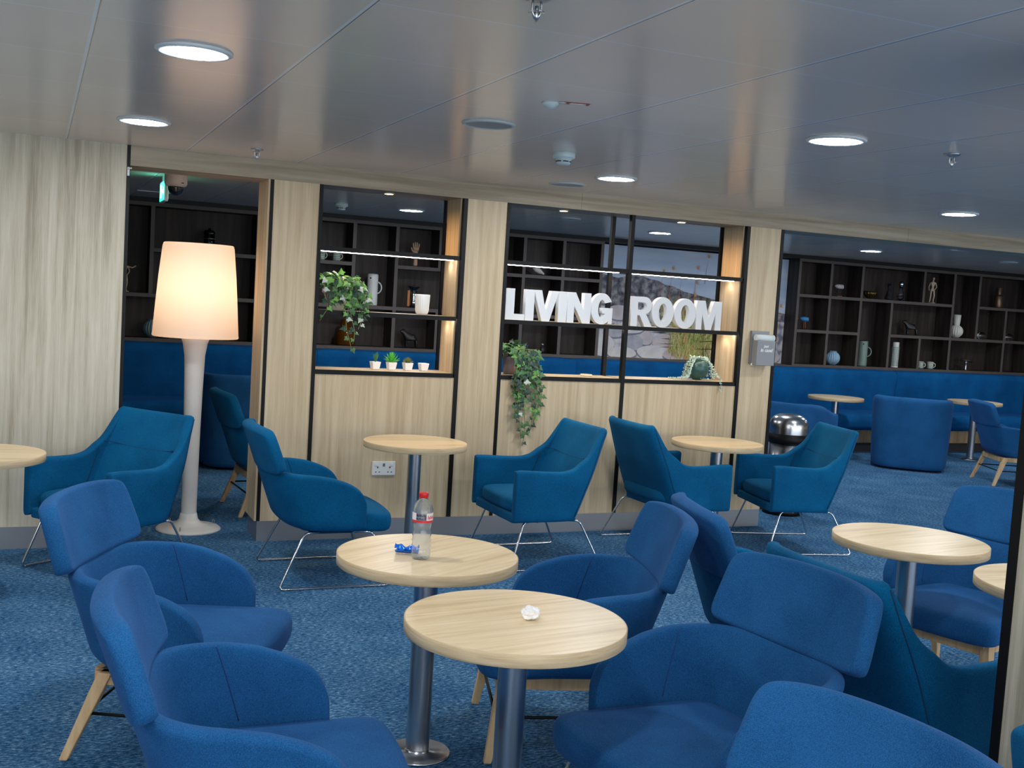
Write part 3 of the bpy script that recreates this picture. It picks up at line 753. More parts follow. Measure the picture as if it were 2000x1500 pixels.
# --- solid drum armchairs of the far room
def drum(label, x, y, deg, z1=.75, W=.40):
    t = thing('barrel_armchair', label, 'armchair', (x, y, 0), radians(deg), 'solid barrel armchairs in the far room')
    bm = bmesh.new()
    def plan(tt, z):
        k = z/z1; g = .92+.12*k-.05*k*k
        xb = -.36*g; W_ = W*g; c = .62
        if abs(tt) < c:
            ph = tt/c*pi/2; e = 2/3.4; return xb+.36*(1-abs(cos(ph))**e), W_*sstep(sin(ph), e)
        return xb+.36+(abs(tt)-c)/(1-c)*.30, W_*(1 if tt > 0 else -1)
    def f(u, v):
        tt = -1+2*u; zt = z1-.10*smoothstep(.5, 1, abs(tt)); z = .012+(zt-.012)*v; x, y = plan(tt, z)
        return (x, y, z)
    grid(bm, f, 45, 10); o = mk('body', bm, NAVY, t, smooth=True)
    s = o.modifiers.new('solid', 'SOLIDIFY'); s.thickness = .09; s.offset = -1
    s2 = o.modifiers.new('sub', 'SUBSURF'); s2.levels = 1; s2.render_levels = 2
    seat_pad(-.27, .31, .29, .29, .02, .42, .02, 'seat', NAVY, t)
drum('large solid blue barrel armchair seen from behind, between the two far tables', 8.42, 8.88, 48)
drum('dark solid blue barrel armchair behind the doorway', 1.62, 9.22, 92, .77)
drum('solid blue barrel armchair behind the steel bin', 6.98, 9.05, 20, .66)

# ------------------------------------------------------------------ tables
TZ = .665; TR = .293
def table(x, y, label, first=[]):
    if first:
        c = copy_tree(first[0]); c.location = (x, y, 0); c.rotation_euler = (0, 0, -.12+.25*len(label) % .5); c['label'] = label; return c
    t = thing('pedestal_table', label, 'table', (x, y, 0), .5, 'round oak pedestal tables'); first.append(t)
    o = mk('tabletop', lt([(0, TZ-.034), (TR-.003, TZ-.034), (TR-.003, TZ-.0004), (TR-.0035, TZ), (0, TZ)], 96), W_TABLE, t)
    eb = mk('edge_band', lt([(TR-.0031, TZ-.034), (TR-.001, TZ-.034), (TR, TZ-.033), (TR, TZ-.001), (TR-.001, TZ-.0002), (TR-.0031, TZ-.0002)], 96), W_BAND, t)
    e = o.modifiers.new('es', 'EDGE_SPLIT'); e.split_angle = radians(35)
    o = mk('column', lt([(.0385, .012), (.0385, TZ-.036)], 32), STEEL, t)
    o = mk('base', lt([(0, 0), (.108, 0), (.108, .006), (.104, .008), (.042, .012), (.042, .018), (.038, .02)], 48), STEEL, t)
    o = mk('mounting_plate', lt([(0, TZ-.042), (.09, TZ-.042), (.09, TZ-.0345), (0, TZ-.0345)], 24), BLACK, t)
    return t
table(1.188, 3.328, 'round oak table with the water bottle and blue wrapper')
table(1.180, 2.594, 'round oak table with the crumpled white tissue, nearest')
table(2.000, 5.917, 'small round oak table in front of the wall socket')
table(4.060, 5.965, 'small round oak table between two teal armchairs at the partition')
table(3.160, 3.284, 'round oak table at right in front of the navy chair')
table(3.185, 2.58, 'round oak table partly hidden by the near pillar')
table(-.225, 5.49, 'round oak table cut by the left edge')
table(7.95, 9.52, 'far round oak table, left of the barrel armchair')
table(9.80, 9.38, 'far round oak table, right of the barrel armchair')

# ------------------------------------------------------------------ floor lamp
t = thing('floor_lamp', 'big white floor lamp with glowing pleated shade standing in the doorway', 'lamp', (.885, 6.80, 0))
LP = plain('lamp_plastic', (226, 222, 216), .35, 0, .5, Subsurface_Weight=.3)
mk('base', lt([(0, 0), (.19, 0), (.192, .006), (.18, .016), (.12, .026), (.075, .040), (.055, .065), (.048, .10), (0, .10)], 56), LP, t)
mk('pole', lt([(.045, .085), (.046, .3), (.049, .6), (.054, .85), (.060, 1.05), (.072, 1.125), (.085, 1.16), (.07, 1.18), (0, 1.18)], 48), LP, t)
m, nt, b = new_mat('pleated_shade'); tc = nt.nodes.new('ShaderNodeTexCoord')
b.inputs['Base Color'].default_value = lin((250, 236, 222)); b.inputs['Roughness'].default_value = .7
tr = nt.nodes.new('ShaderNodeBsdfTranslucent'); tr.inputs[0].default_value = lin((250, 238, 226)); mxs = nt.nodes.new('ShaderNodeMixShader'); mxs.inputs[0].default_value = .55
nt.links.new(b.outputs[0], mxs.inputs[1]); nt.links.new(tr.outputs[0], mxs.inputs[2]); nt.links.new(mxs.outputs[0], nt.nodes['Material Output'].inputs[0])
shp = [(.098, 1.158), (.2455, 1.160), (.250, 1.166), (.2475, 1.18), (.236, 1.35), (.223, 1.52), (.206, 1.69), (.201, 1.708), (.196, 1.712), (0, 1.716)]
bm = bmesh.new(); lathe(bm, shp, 360, ribs=180, rib=.008); mk('lamp_shade', bm, m, t)
mk('bulb', lt([(0, 1.30), (.03, 1.32), (.045, 1.37), (.03, 1.42), (0, 1.44)], 20), emit('bulb_glow', (255, 196, 120), 6), t)
l = lamp('POINT', 'bulb_light', (0, 0, 1.44), 3.0, .11, (1, .79, .60)); l.parent = t
for a in (.3, 2.2, 4.3): mk('screw', tb(fillet([(.155*cos(a), .155*sin(a), .015), (.155*cos(a), .155*sin(a), .042), (.168*cos(a), .168*sin(a), .042), (.168*cos(a), .168*sin(a), .015)], .01), .0025, 6), STEEL, t)

# ------------------------------------------------------------------ bin
t = thing('pedal_bin', 'round stainless steel bin with domed lid at the end of the partition', 'bin', (5.28, 6.83, 0))
PS = plain('polished_steel', (205, 205, 207), .24, 1)
mk('body', lt([(0, .03), (.140, .03), (.140, .56), (0, .56)], 48), PS, t)
mk('base_ring', lt([(0, 0), (.150, 0), (.150, .03), (.143, .038), (0, .038)], 48), BLACK, t)
mk('band', lt([(.138, .545), (.152, .548), (.154, .57), (.152, .612), (.142, .616)], 48), BLACK, t)
mk('lid', lt([(.148, .614), (.148, .66)]+[(.148*cos(a)**.55, .66+.10*sin(a)) for a in [k*pi/20 for k in range(1, 10)]]+[(0, .761)], 48), PS, t)

# ------------------------------------------------------------------ dispenser and socket on the partition
t = thing('bag_dispenser', 'grey wall dispenser reading just in case! on the right pillar', 'dispenser', (4.648, PF, 1.155))
G = plain('dispenser_grey', (140, 143, 146), .45, .2)
mk('back_plate', bx(-.075, .07, -.022, 0, 0, .228), G, t, bevel=.002)
mk('pocket', bx(-.068, .082, -.085, -.022, -.008, .165), G, t, bevel=.003)
mk('tab', bx(-.074, -.062, -.04, -.03, -.012, .004), WHITE, t)
mk('paper_roll', tb([(-.066, -.052, .182), (.084, -.052, .182)], .0235, 20), plain('paper_white', (226, 232, 232), .7), t)
text_mesh('lettering', 'just', .026, WHITE, t, (.005, -.0862, .118), (pi/2, 0, 0), bold=.0008, shear=.2)
text_mesh('lettering', 'in case!', .034, WHITE, t, (.010, -.0862, .088), (pi/2, 0, 0), bold=.001, shear=.2)
t = thing('wall_socket', 'white double power socket on the oak panel below the opening', 'socket', (1.973, PF, .428))
mk('face_plate', bx(-.0735, .0735, -.010, .002, -.043, .043), WHITE, t, bevel=.004)
for cx in (-.038, .038):
    mk('slot', bx(cx-.003, cx+.003, -.0115, -.0098, .002, .012), BLACK, t)
    for d in (-.011, .011): mk('slot', bx(cx+d-.0035, cx+d+.0035, -.0115, -.0098, -.024, -.019), BLACK, t)
for z in (.026, .016): mk('usb_port', bx(-.007, .007, -.0115, -.0098, z-.0025, z+.0035), BLACK, t)
for cx in (-.049, .049): mk('switch', bx(cx-.009, cx+.009, -.013, -.0098, .014, .03), WHITE, t, bevel=.002)

# ------------------------------------------------------------------ letters LIVING ROOM
def letter_mesh(ch, w_, h_=.196, d=.045):
    S = w_; st = .058
    def arc(cx, cz, rx, rz, a0, a1, n=20): return [(cx+rx*cos(radians(a0+(a1-a0)*i/n)), cz+rz*sin(radians(a0+(a1-a0)*i/n))) for i in range(n+1)]
    if ch == 'L': P = [[(0, 0), (S, 0), (S, .036), (st, .036), (st, h_), (0, h_)]]
    elif ch == 'I': P = [[(0, 0), (S, 0), (S, h_), (0, h_)]]
    elif ch == 'V': P = [[(S/2-.026, 0), (S/2+.026, 0), (S, h_), (S-.05, h_), (S/2, .058), (.05, h_), (0, h_)]]
    elif ch == 'N': P = [[(0, 0), (.048, 0), (.048, .118), (S-.055, 0), (S, 0), (S, h_), (S-.048, h_), (S-.048, .078), (.055, h_), (0, h_)]]
    elif ch == 'M': P = [[(0, 0), (.044, 0), (.044, .128), (S/2-.022, 0), (S/2+.022, 0), (S-.044, .128), (S-.044, 0), (S, 0), (S, h_), (S-.064, h_), (S/2, .07), (.064, h_), (0, h_)]]
    elif ch == 'O':
        P = [arc(S/2, h_/2, S/2, h_/2+.003, 0, 360, 40)[:-1], arc(S/2, h_/2, S/2-.05, h_/2-.037, 0, 360, 40)[:-1]]
    elif ch == 'G':
        outer = arc(S/2, h_/2, S/2, h_/2+.003, 35, 322, 36); inner = arc(S/2, h_/2, S/2-.05, h_/2-.037, 322, 38, 32)
        P = [outer+[(S, 0.004), (S, .104), (S/2+.006, .104), (S/2+.006, .070), (S-.052, .070)]+[p for p in arc(S/2, h_/2, S/2-.05, h_/2-.037, 315, 38, 32)]]
        P = [arc(S/2, h_/2, S/2, h_/2+.003, 30, 315, 36)+[(S-.03, 0.003), (S, .003), (S, .104), (S/2+.004, .104), (S/2+.004, .070), (S-.05, .070)]+arc(S/2, h_/2, S/2-.05, h_/2-.037, 318, 40, 30)]
    elif ch == 'R':
        P = [[(0, 0), (.048, 0), (.048, .076), (.066, .076), (S-.056, 0), (S, 0), (S-.052, .086)]+arc(S-.062, .140, .052, .056, -50, 90, 14)+[(0, h_)],
             [(.048, .110)]+[(.07, .110)]+arc(S-.068, .136, .022, .026, -90, 90, 8)+[(.048, .162)]]
    cu = bpy.data.curves.new('l', 'CURVE'); cu.dimensions = '2D'; cu.fill_mode = 'BOTH'; cu.extrude = d/2-.0015; cu.bevel_depth = .0015; cu.bevel_resolution = 0
    for pl in P:
        sp = cu.splines.new('POLY'); sp.points.add(len(pl)-1)
        for i, (a, b) in enumerate(pl): sp.points[i].co = (a-S/2, b, 0, 1)
        sp.use_cyclic_u = True
    tmp = bpy.data.objects.new('l', cu); C.objects.link(tmp)
    me = bpy.data.meshes.new_from_object(tmp.evaluated_get(bpy.context.evaluated_depsgraph_get()))
    bpy.data.objects.remove(tmp); bpy.data.curves.remove(cu)
    for v in me.vertices: v.co = (v.co.x, -v.co.z, v.co.y)
    me.flip_normals(); me.update()
    bm = bmesh.new(); bm.from_mesh(me); bmesh.ops.remove_doubles(bm, verts=bm.verts, dist=1e-5)
    bmesh.ops.recalc_face_normals(bm, faces=bm.faces[:]); bm.to_mesh(me); bm.free()
    me.materials.append(OFFW); return me
LT = [('L', 2.730, 2.862, 'letter L, first of the word LIVING'), ('I', 2.868, 2.926, 'letter I between L and V'), ('V', 2.926, 3.096, 'letter V of LIVING'), ('I', 3.100, 3.158, 'letter I between V and N'),
      ('N', 3.164, 3.332, 'letter N of LIVING'), ('G', 3.338, 3.494, 'letter G, last of the word LIVING'), ('R', 3.636, 3.800, 'letter R, first of the word ROOM'), ('O', 3.797, 3.962, 'left letter O of ROOM'),
      ('O', 3.972, 4.138, 'right letter O of ROOM'), ('M', 4.146, 4.345, 'letter M, last of the word ROOM')]
for ch, a, b, lab in LT:
    me = letter_mesh(ch, b-a); o = bpy.data.objects.new('display_letter', me); C.objects.link(o)
    o.location = ((a+b)/2, 6.475, 1.3705+(.003 if ch in 'OG' else 0)); props(o, 'white block '+lab, 'letter', 'white letters spelling LIVING ROOM')

# ------------------------------------------------------------------ plants
G1 = plain('leaf_green', (66, 112, 60), .5); G2m = plain('leaf_bright', (112, 166, 78), .5); G3 = plain('leaf_dark', (36, 66, 48), .45); G4 = plain('leaf_variegated', (196, 206, 190), .5)
STEM = plain('vine_stem', (120, 130, 70), .6)
IVY = [(0, 0), (.16, -.16), (.42, -.22), (.40, .04), (.62, .20), (.34, .34), (.22, .52), (0, 1.0), (-.22, .52), (-.34, .34), (-.62, .20), (-.40, .04), (-.42, -.22), (-.16, -.16)]
def leaf(bm, p, d, n, s, mi, shape=IVY, fold=.12):
    d = Vector(d).normalized(); n = Vector(n); n = (n-d*n.dot(d)).normalized(); r = d.cross(n)
    c = bm.verts.new(Vector(p)+d*s*.35+n*s*fold)
    vs = [bm.verts.new(Vector(p)+r*a*s+d*b*s-n*s*fold*abs(a)) for a, b in shape]
    for i in range(len(vs)):
        f = bm.faces.new((vs[i], vs[(i+1) % len(vs)], c)); f.material_index = mi; f.smooth = True
def ivy(label, x, y, z, pot, vines, crown, seed, r0, mixw):
    rnd = random.Random(seed)
    t = thing('ivy_plant', label, 'plant', (x, y, z))
    mk('pot', pot[0], pot[1], t)
    bm = bmesh.new(); st = bmesh.new(); hz = pot[2]
    for i in range(crown):
        a = rnd.uniform(0, 2*pi); rr = r0*sqrt(rnd.random()); e = rnd.uniform(0, 1)
        p = Vector((rr*cos(a), rr*sin(a)-.01, hz+.05*e*(1-rr/r0)+rnd.uniform(-.04, .03)))
        leaf(bm, p, (cos(a)+rnd.gauss(0, .4), sin(a)-.5+rnd.gauss(0, .4), rnd.uniform(-.9, .5)), (rnd.gauss(0, .5), -.6, 1), rnd.uniform(.034, .054), rnd.choices((0, 1, 2, 3), mixw)[0])
    for vx, vy, L_, n, sp in vines:
        pts = [Vector((vx*.3, vy*.3, hz)), Vector((vx*.8, vy*.9, hz+.02))]; k = max(6, int(L_/.03))
        for i in range(k+1):
            f = i/k; pts.append(Vector((vx+.018*sin(f*7+vx*30)+sp*f, vy+.008*cos(f*6)-.004, hz+.005-L_*f)))
        tube(st, pts, .0022, 6)
        for i in range(n):
            f = (i+.5)/n; q = pts[2+min(int(f*k), k)]
            sd = 1 if i % 2 else -1
            leaf(bm, q+Vector((sd*.008, -.004, rnd.uniform(-.01, .01))), (sd*rnd.uniform(.4, 1.1), rnd.uniform(-.6, 0), rnd.uniform(-1.2, -.2)), (rnd.gauss(0, .35), -1, .35), rnd.uniform(.032, .052)*(1-.35*f), rnd.choices((0, 1, 2, 3), mixw)[0])
    f1 = mk('foliage', bm, [G1, G2m, G3, G4], t, auto=True); mk('vines', st, STEM, t)
    return t
def sqpot(w0, w1, h_, th=.004):
    bm = bmesh.new()
    lo = [bm.verts.new((a*w0, b*w0, 0)) for a, b in ((-1, -1), (1, -1), (1, 1), (-1, 1))]
    hi = [bm.verts.new((a*w1, b*w1, h_)) for a, b in ((-1, -1), (1, -1), (1, 1), (-1, 1))]
    hi2 = [bm.verts.new((a*(w1-th), b*(w1-th), h_)) for a, b in ((-1, -1), (1, -1), (1, 1), (-1, 1))]
    lo2 = [bm.verts.new((a*(w1-th), b*(w1-th), h_-.012)) for a, b in ((-1, -1), (1, -1), (1, 1), (-1, 1))]
    for a, b in ((lo, hi), (hi, hi2), (hi2, lo2)):
        for k in range(4): bm.faces.new((a[k], a[(k+1) % 4], b[(k+1) % 4], b[k]))
    bm.faces.new(lo[::-1]); bm.faces.new(lo2); return bm
V = []
rv = random.Random(5)
for i in range(16): V.append((rv.uniform(-.13, .14), -rv.uniform(.08, .15), rv.uniform(.06, .19), rv.randint(5, 9), rv.uniform(-.02, .03)))
V += [(.02, -.155, .42, 10, .03), (.06, -.15, .37, 13, .0), (.09, -.15, .28, 12, .015), (-.10, -.15, .24, 5, -.02), (.12, -.14, .22, 8, .03)]
ivy('variegated trailing ivy on the middle shelf of the narrow opening', 1.672, 6.565, 1.3705, (lt([(0, 0), (.052, 0), (.062, .15), (.058, .15), (.056, .135), (0, .135)], 32), plain('cream_pot', (214, 212, 196), .5), .17), V, 120, 9, .135, (5, 4, 3, 1.6))
V = []
for i in range(9): V.append((rv.uniform(-.04, .11), -rv.uniform(.145, .20), rv.uniform(.18, .36), rv.randint(9, 14), rv.uniform(-.01, .02)))
V += [(.01, -.19, .55, 20, .0), (.055, -.185, .60, 18, -.03), (.10, -.185, .45, 18, .015), (-.03, -.19, .44, 15, .02), (.12, -.18, .42, 14, .02), (.075, -.19, .52, 17, .0)]
ivy('dark green ivy in a mauve pot hanging far down the oak panel', 2.835, 6.57, 1.0185, (lt([(0, 0), (.042, 0), (.05, .135), (.046, .135), (.044, .125), (0, .125)], 32), plain('mauve_pot', (168, 150, 148), .55), .15), V, 70, 4, .085, (5, 1.5, 5, .25))
# potted succulents
def spike(bm, a, el, L_, w_, mi=0, z0=0):
    d = Vector((cos(a)*cos(el), sin(a)*cos(el), sin(el))); r = Vector((-sin(a), cos(a), 0)); n = d.cross(r)
    P = [Vector((0, 0, z0)), Vector((0, 0, z0))+d*L_*.5+n*L_*-.02, Vector((0, 0, z0))+d*L_]
    rings = [[bm.verts.new(P[0]+r*w_*.7*cos(k*pi/2)+n*w_*.4*sin(k*pi/2)) for k in range(4)], [bm.verts.new(P[1]+r*w_*cos(k*pi/2)+n*w_*.4*sin(k*pi/2)) for k in range(4)]]
    tip = bm.verts.new(P[2])
    for k in range(4):
        f = bm.faces.new((rings[0][k], rings[0][(k+1) % 4], rings[1][(k+1) % 4], rings[1][k])); f.material_index = mi
        f = bm.faces.new((rings[1][k], rings[1][(k+1) % 4], tip)); f.material_index = mi
WP = plain('white_ceramic', (240, 240, 240), .3)
def succ(x, kind, label):
    t = thing('succulent_pot' if kind else 'empty_pot', label, 'potted plant' if kind else 'pot', (x, 6.59, 1.0185), .1, 'little white pots on the sill')
    mk('pot', sqpot(.021, .028, .047), WP, t, bevel=.002)
    if not kind: return
    rnd = random.Random(kind); bm = bmesh.new()
    for i in range({1: 16, 2: 26, 3: 40}[kind]):
        a = i*2.4; f = i/{1: 16, 2: 26, 3: 40}[kind]
        if kind == 1: spike(bm, a, radians(62+25*f+rnd.gauss(0, 4)), rnd.uniform(.05, .076), .005, 0, .04)
        if kind == 2: spike(bm, a, radians(15+72*f), .062+.008*f, .0085, 0, .046)
        if kind == 3: spike(bm, a, radians(15+75*f), .040, .005, 0, .044)
    mk('leaves', bm, {1: plain('aloe_green', (60, 120, 78), .5), 2: plain('agave_green', (86, 186, 66), .45), 3: plain('olive_green', (122, 128, 70), .5)}[kind], t)
succ(1.938, 1, 'little white pot with tall thin aloe spikes, leftmost on the sill')
succ(2.042, 2, 'little white pot with a bright green star succulent, second on the sill')
succ(2.148, 3, 'little white pot with a stubby olive succulent, third on the sill')
succ(2.252, 0, 'little white pot with no plant showing, rightmost on the sill')
o = mk('ribbed_cup', lt([(0, 0), (.030, 0), (.038, .008), (.043, .03), (.047, .12), (.046, .125), (.042, .123), (.040, .03), (0, .02)], 120, ribs=24, rib=.05), WP); o.location = (2.212, 6.56, 1.3705)
props(o, 'white ribbed ceramic cup on the middle shelf of the narrow opening', 'cup')
o = mk('wooden_puck', lt([(0, 0), (.040, 0), (.041, .006), (.039, .013), (0, .014)], 40), plain('pale_beech', (232, 208, 168), .5)); o.location = (3.392, 6.57, 1.0185)
props(o, 'small flat pale wooden disc on the sill below the word LIVING', 'disc')
# round planter with string of pearls plant
t = thing('round_planter', 'dark green ball planter with silvery trailing plant on the right sill', 'planter', (4.262, 6.57, 1.0185))
mk('pot', lt([(0, 0), (.03, 0.0)]+[(.076*sin(a), .076-.076*cos(a)) for a in [pi*k/18 for k in range(4, 16)]]+[(.034, .138), (0, .13)], 48), plain('dark_green_glaze', (44, 84, 80), .35), t)
bm = bmesh.new(); st = bmesh.new(); rnd = random.Random(11); SIL = plain('silver_leaf', (190, 210, 196), .6); RND = [(.32*cos(a), .4+.42*sin(a)) for a in [2*pi*k/8 for k in range(8)]]
trails = []
for k in range(13):
    a = rnd.choice((rnd.uniform(.7*pi, 1.22*pi), rnd.uniform(.7*pi, 1.25*pi), rnd.uniform(-.2*pi, .15*pi))); trails.append([Vector((0, 0, .15)), Vector((.05*cos(a), .05*sin(a), .155)), Vector((.088*cos(a), .088*sin(a), .10)), Vector((.095*cos(a), .095*sin(a), .04)), Vector((.11*cos(a), .10*sin(a), .008))])
for k in range(5): trails.append([Vector((-.04, -.03, .15)), Vector((-.09, -.05, .10)), Vector((-.11, -.06, .03)), Vector((-.16, -.06-.012*k, .012)), Vector((-.25-.012*k, -.05-.015*k, .011))])
trails.append([Vector((.03, -.02, .15)), Vector((.075, -.04, .12)), Vector((.09, -.10, .04)), Vector((.09, -.157, .012)), Vector((.092, -.163, -.03)), Vector((.09, -.163, -.07))])
trails += [[Vector((.02, -.02, .155)), Vector((.07, -.02, .14)), Vector((.088, -.05, .08)), Vector((.085, -.09, .015)), Vector((-.05, -.12, .01))]]
for tr_ in trails:
    pts = fillet(tr_, .04, 4); tube(st, pts, .0012, 5)
    for i in range(len(pts)-1):
        for s in (-1, 1):
            for q in range(3 if (pts[i+1]-pts[i]).length > .02 else 1):
                p = pts[i].lerp(pts[i+1], (q+rnd.random())/3); leaf(bm, p, (s*rnd.uniform(.3, 1), rnd.uniform(-1, .2), rnd.uniform(-.3, .9)), (rnd.gauss(0, .5), -1, .7), rnd.uniform(.011, .019), 0, RND, .05)
for i in range(90):
    a = rnd.uniform(0, 2*pi); rr = rnd.uniform(.0, .055); leaf(bm, (rr*cos(a), rr*sin(a), .148+rnd.uniform(-.012, .014)), (cos(a), sin(a)-.3, rnd.uniform(0, 1)), (0, -1, 1), .017, 0, RND, .05)
mk('foliage', bm, SIL, t, auto=True); mk('stems', st, STEM, t)

# ------------------------------------------------------------------ things in the bookcases
YB = 10.53; S0, S1, S2 = .956, 1.3565, 1.7635
def solo(name, bm, mat, x, z, label, cat, group=None, rz=0, y=YB, **k):
    o = mk(name, bm, mat, **k); o.location = (x, y, z); o.rotation_euler = (0, 0, rz); return props(o, label, cat, group)
# jugs
def jug(label, x, z, col, lidcol, h_=.30):
    t = thing('vacuum_jug', label, 'jug', (x, YB, z), -.7)
    m_ = plain(col[0], col[1], .35)
    mk('body', lt([(0, 0), (.052, 0), (.053, .01), (.053, h_-.01), (.050, h_), (0, h_)], 40), m_, t)
    mk('handle', tb([(.05+.045*sin(a), 0, h_*.58+.055*cos(a)) for a in [pi*k/12 for k in range(13)]], .0065, 10), m_, t)
    mk('lid', lt([(.05, h_-.002), (.045, h_+.006), (0, h_+.008)], 32), plain(*lidcol), t)
    bm = tb([(0, -.0535, h_-.035), (0, -.049, h_-.035)], .008, 14); mk('spout_hole', bm, BLACK, t)
jug('white cylindrical vacuum jug with ring handle, seen beside the ivy', 3.03, S1, ('jug_white', (228, 228, 226)), ('jug_white', (228, 228, 226)))
jug('grey-green cylindrical vacuum jug with ring handle and black lid, far right room', 9.14, S0, ('jug_green', (130, 152, 140)), ('black_lid', (24, 24, 24)))
CHK = bpy.data.materials.new('green_check'); CHK.use_nodes = True
nt = CHK.node_tree; b = nt.nodes['Principled BSDF']; tc = nt.nodes.new('ShaderNodeTexCoord'); sx = nt.nodes.new('ShaderNodeSeparateXYZ'); at = nt.nodes.new('ShaderNodeMath'); at.operation = 'ARCTAN2'
nt.links.new(tc.outputs['Object'], sx.inputs[0]); nt.links.new(sx.outputs[1], at.inputs[0]); nt.links.new(sx.outputs[0], at.inputs[1])
cb = nt.nodes.new('ShaderNodeCombineXYZ'); m1 = nt.nodes.new('ShaderNodeMath'); m1.operation = 'MULTIPLY'; m1.inputs[1].default_value = .043; nt.links.new(at.outputs[0], m1.inputs[0]); nt.links.new(m1.outputs[0], cb.inputs[0]); nt.links.new(sx.outputs[2], cb.inputs[1])
br = nt.nodes.new('ShaderNodeTexBrick'); br.offset = 0; br.inputs['Scale'].default_value = 1; br.inputs['Brick Width'].default_value = .0165; br.inputs['Row Height'].default_value = .0165; br.inputs['Mortar Size'].default_value = .0028; br.inputs['Mortar Smooth'].default_value = 0
br.inputs['Color1'].default_value = lin((30, 84, 70)); br.inputs['Color2'].default_value = lin((40, 96, 80)); br.inputs['Mortar'].default_value = lin((226, 232, 222))
nt.links.new(cb.outputs[0], br.inputs['Vector']); nt.links.new(br.outputs[0], b.inputs['Base Color']); b.inputs['Roughness'].default_value = .4
def mug(label, x, z, g='green checked mugs'):
    t = thing('checked_mug', label, 'mug', (x, YB-.03, z), -.6, g)
    mk('cup', lt([(0, 0), (.034, 0), (.037, .004), (.038, .085), (.035, .085), (.034, .01), (0, .01)], 40), CHK, t)
    mk('handle', tb([(.036+.024*sin(a), 0, .045+.026*cos(a)) for a in [pi*k/10 for k in range(11)]], .0045, 8), plain('mug_white', (214, 226, 214), .4), t)
mug('left green checked mug in the far right bookcase', 10.02, S0); mug('right green checked mug in the far right bookcase', 10.18, S0)
mug('green checked mug behind the narrow opening', 2.65, S2, None); mug('checked mug half hidden by the left post of the narrow opening', 2.50, S2, None)
t = thing('checked_thermos', 'tall green checked thermos flask with white cap in the far bookcase', 'thermos', (9.64, YB, S0))
mk('body', lt([(0, 0), (.041, 0), (.042, .01), (.042, .245), (.036, .252), (0, .252)], 40), CHK, t)
mk('cap', lt([(.037, .25), (.038, .30), (.035, .306), (0, .306)], 32), WHITE, t)
mk('foot', lt([(.0425, 0.0), (.0425, .012)], 32), WHITE, t)
def ribvase(label, name, x, z, prof, col, ribs=18):
    o = solo(name, lt(prof, 144, ribs=ribs, rib=.10), plain(*col), x, z, label, 'vase'); return o
BALL = [(0, 0), (.035, .0)]+[(.082*sin(a), .08-.08*cos(a)) for a in [pi*k/18 for k in range(4, 16)]]+[(.036, .165), (.034, .15), (0, .14)]
ribvase('pale blue ribbed ball vase in the far right bookcase', 'ribbed_vase', 8.70, S0, BALL, ('vase_blue', (150, 190, 214), .4))
ribvase('grey-green ribbed ball vase behind the floor lamp shade', 'ribbed_vase', .985, S0, BALL, ('vase_grey_green', (120, 150, 152), .4))
t = thing('gourd_vase', 'white gourd vase, ribbed ball with a plain tall neck', 'vase', (10.58, YB, S1))
mk('bowl', lt([(0, 0), (.035, .0)]+[(.084*sin(a), .08-.08*cos(a)) for a in [pi*k/18 for k in range(4, 16)]]+[(.032, .158)], 144, ribs=18, rib=.10), plain('vase_white', (226, 222, 212), .45), t)
mk('neck', lt([(.034, .150), (.040, .18), (.046, .285), (.042, .287), (.036, .17)], 36), MT['vase_white'], t)
GL = plain('clear_glass', (255, 255, 255), .02, 0, .5, Transmission_Weight=1.0, IOR=1.45)
def glasspiece(nm, label, cat, prof, x, z, seg=36, mat=GL):
    return solo(nm, lt(prof, seg), mat, x, z, label, cat)
glasspiece('glass_carafe', 'smoky wide-bottomed glass carafe in the top row of the far bookcase', 'carafe', [(0, 0), (.045, 0), (.048, .02), (.03, .09), (.018, .13), (.024, .19), (.022, .19), (.015, .13), (.027, .09), (.044, .02), (0, .01)], 9.462, S2, mat=plain('smoked_glass', (140, 140, 150), .03, 0, .5, Transmission_Weight=.9, IOR=1.3))
t = thing('stoppered_carafe', 'clear glass carafe with shiny steel stopper in the top row of the far bookcase', 'carafe', (9.642, YB, S2))
mk('flask', lt([(0, 0), (.04, 0), (.044, .04), (.032, .10), (.016, .14), (.018, .17), (.014, .17), (.012, .14), (.028, .10), (.04, .04), (0, .008)], 36), GL, t)
mk('stopper', lt([(.014, .165), (.026, .18), (.03, .215), (.018, .232), (0, .236)], 28), CHROME, t)
for x, lab in ((11.01, 'round clear glass tealight ball in the far bookcase'), (11.475, 'faceted clear glass ball at the right of the far bookcase')):
    o = solo('glass_ball', lt([(0, 0), (.03, .0), (.05, .025), (.054, .045), (.045, .072), (.02, .088), (0, .09)], 10 if 'faceted' in lab else 36), GL, x, S1, lab, 'glass ball')
o = solo('gold_bowl', lt([(0, 0), (.02, 0), (.05, .02), (.075, .055), (.085, .09), (.08, .088), (.045, .03), (0, .012)], 96, ribs=12, rib=.12), plain('antique_gold', (120, 104, 52), .35, .9), 9.17, S2, 'dark gold petal bowl in the top row of the far bookcase', 'bowl')
t = thing('bronze_canister', 'brown metallic canister with narrower neck in the far bookcase', 'canister', (11.24, YB, S2))
BR = plain('brown_bronze', (112, 90, 76), .35, .7)
mk('body', lt([(0, 0), (.052, 0), (.055, .01), (.057, .14), (.045, .165), (0, .165)], 36), BR, t)
mk('neck', lt([(.036, .165), (.034, .175), (.037, .25), (.034, .256), (0, .256)], 36), BR, t)
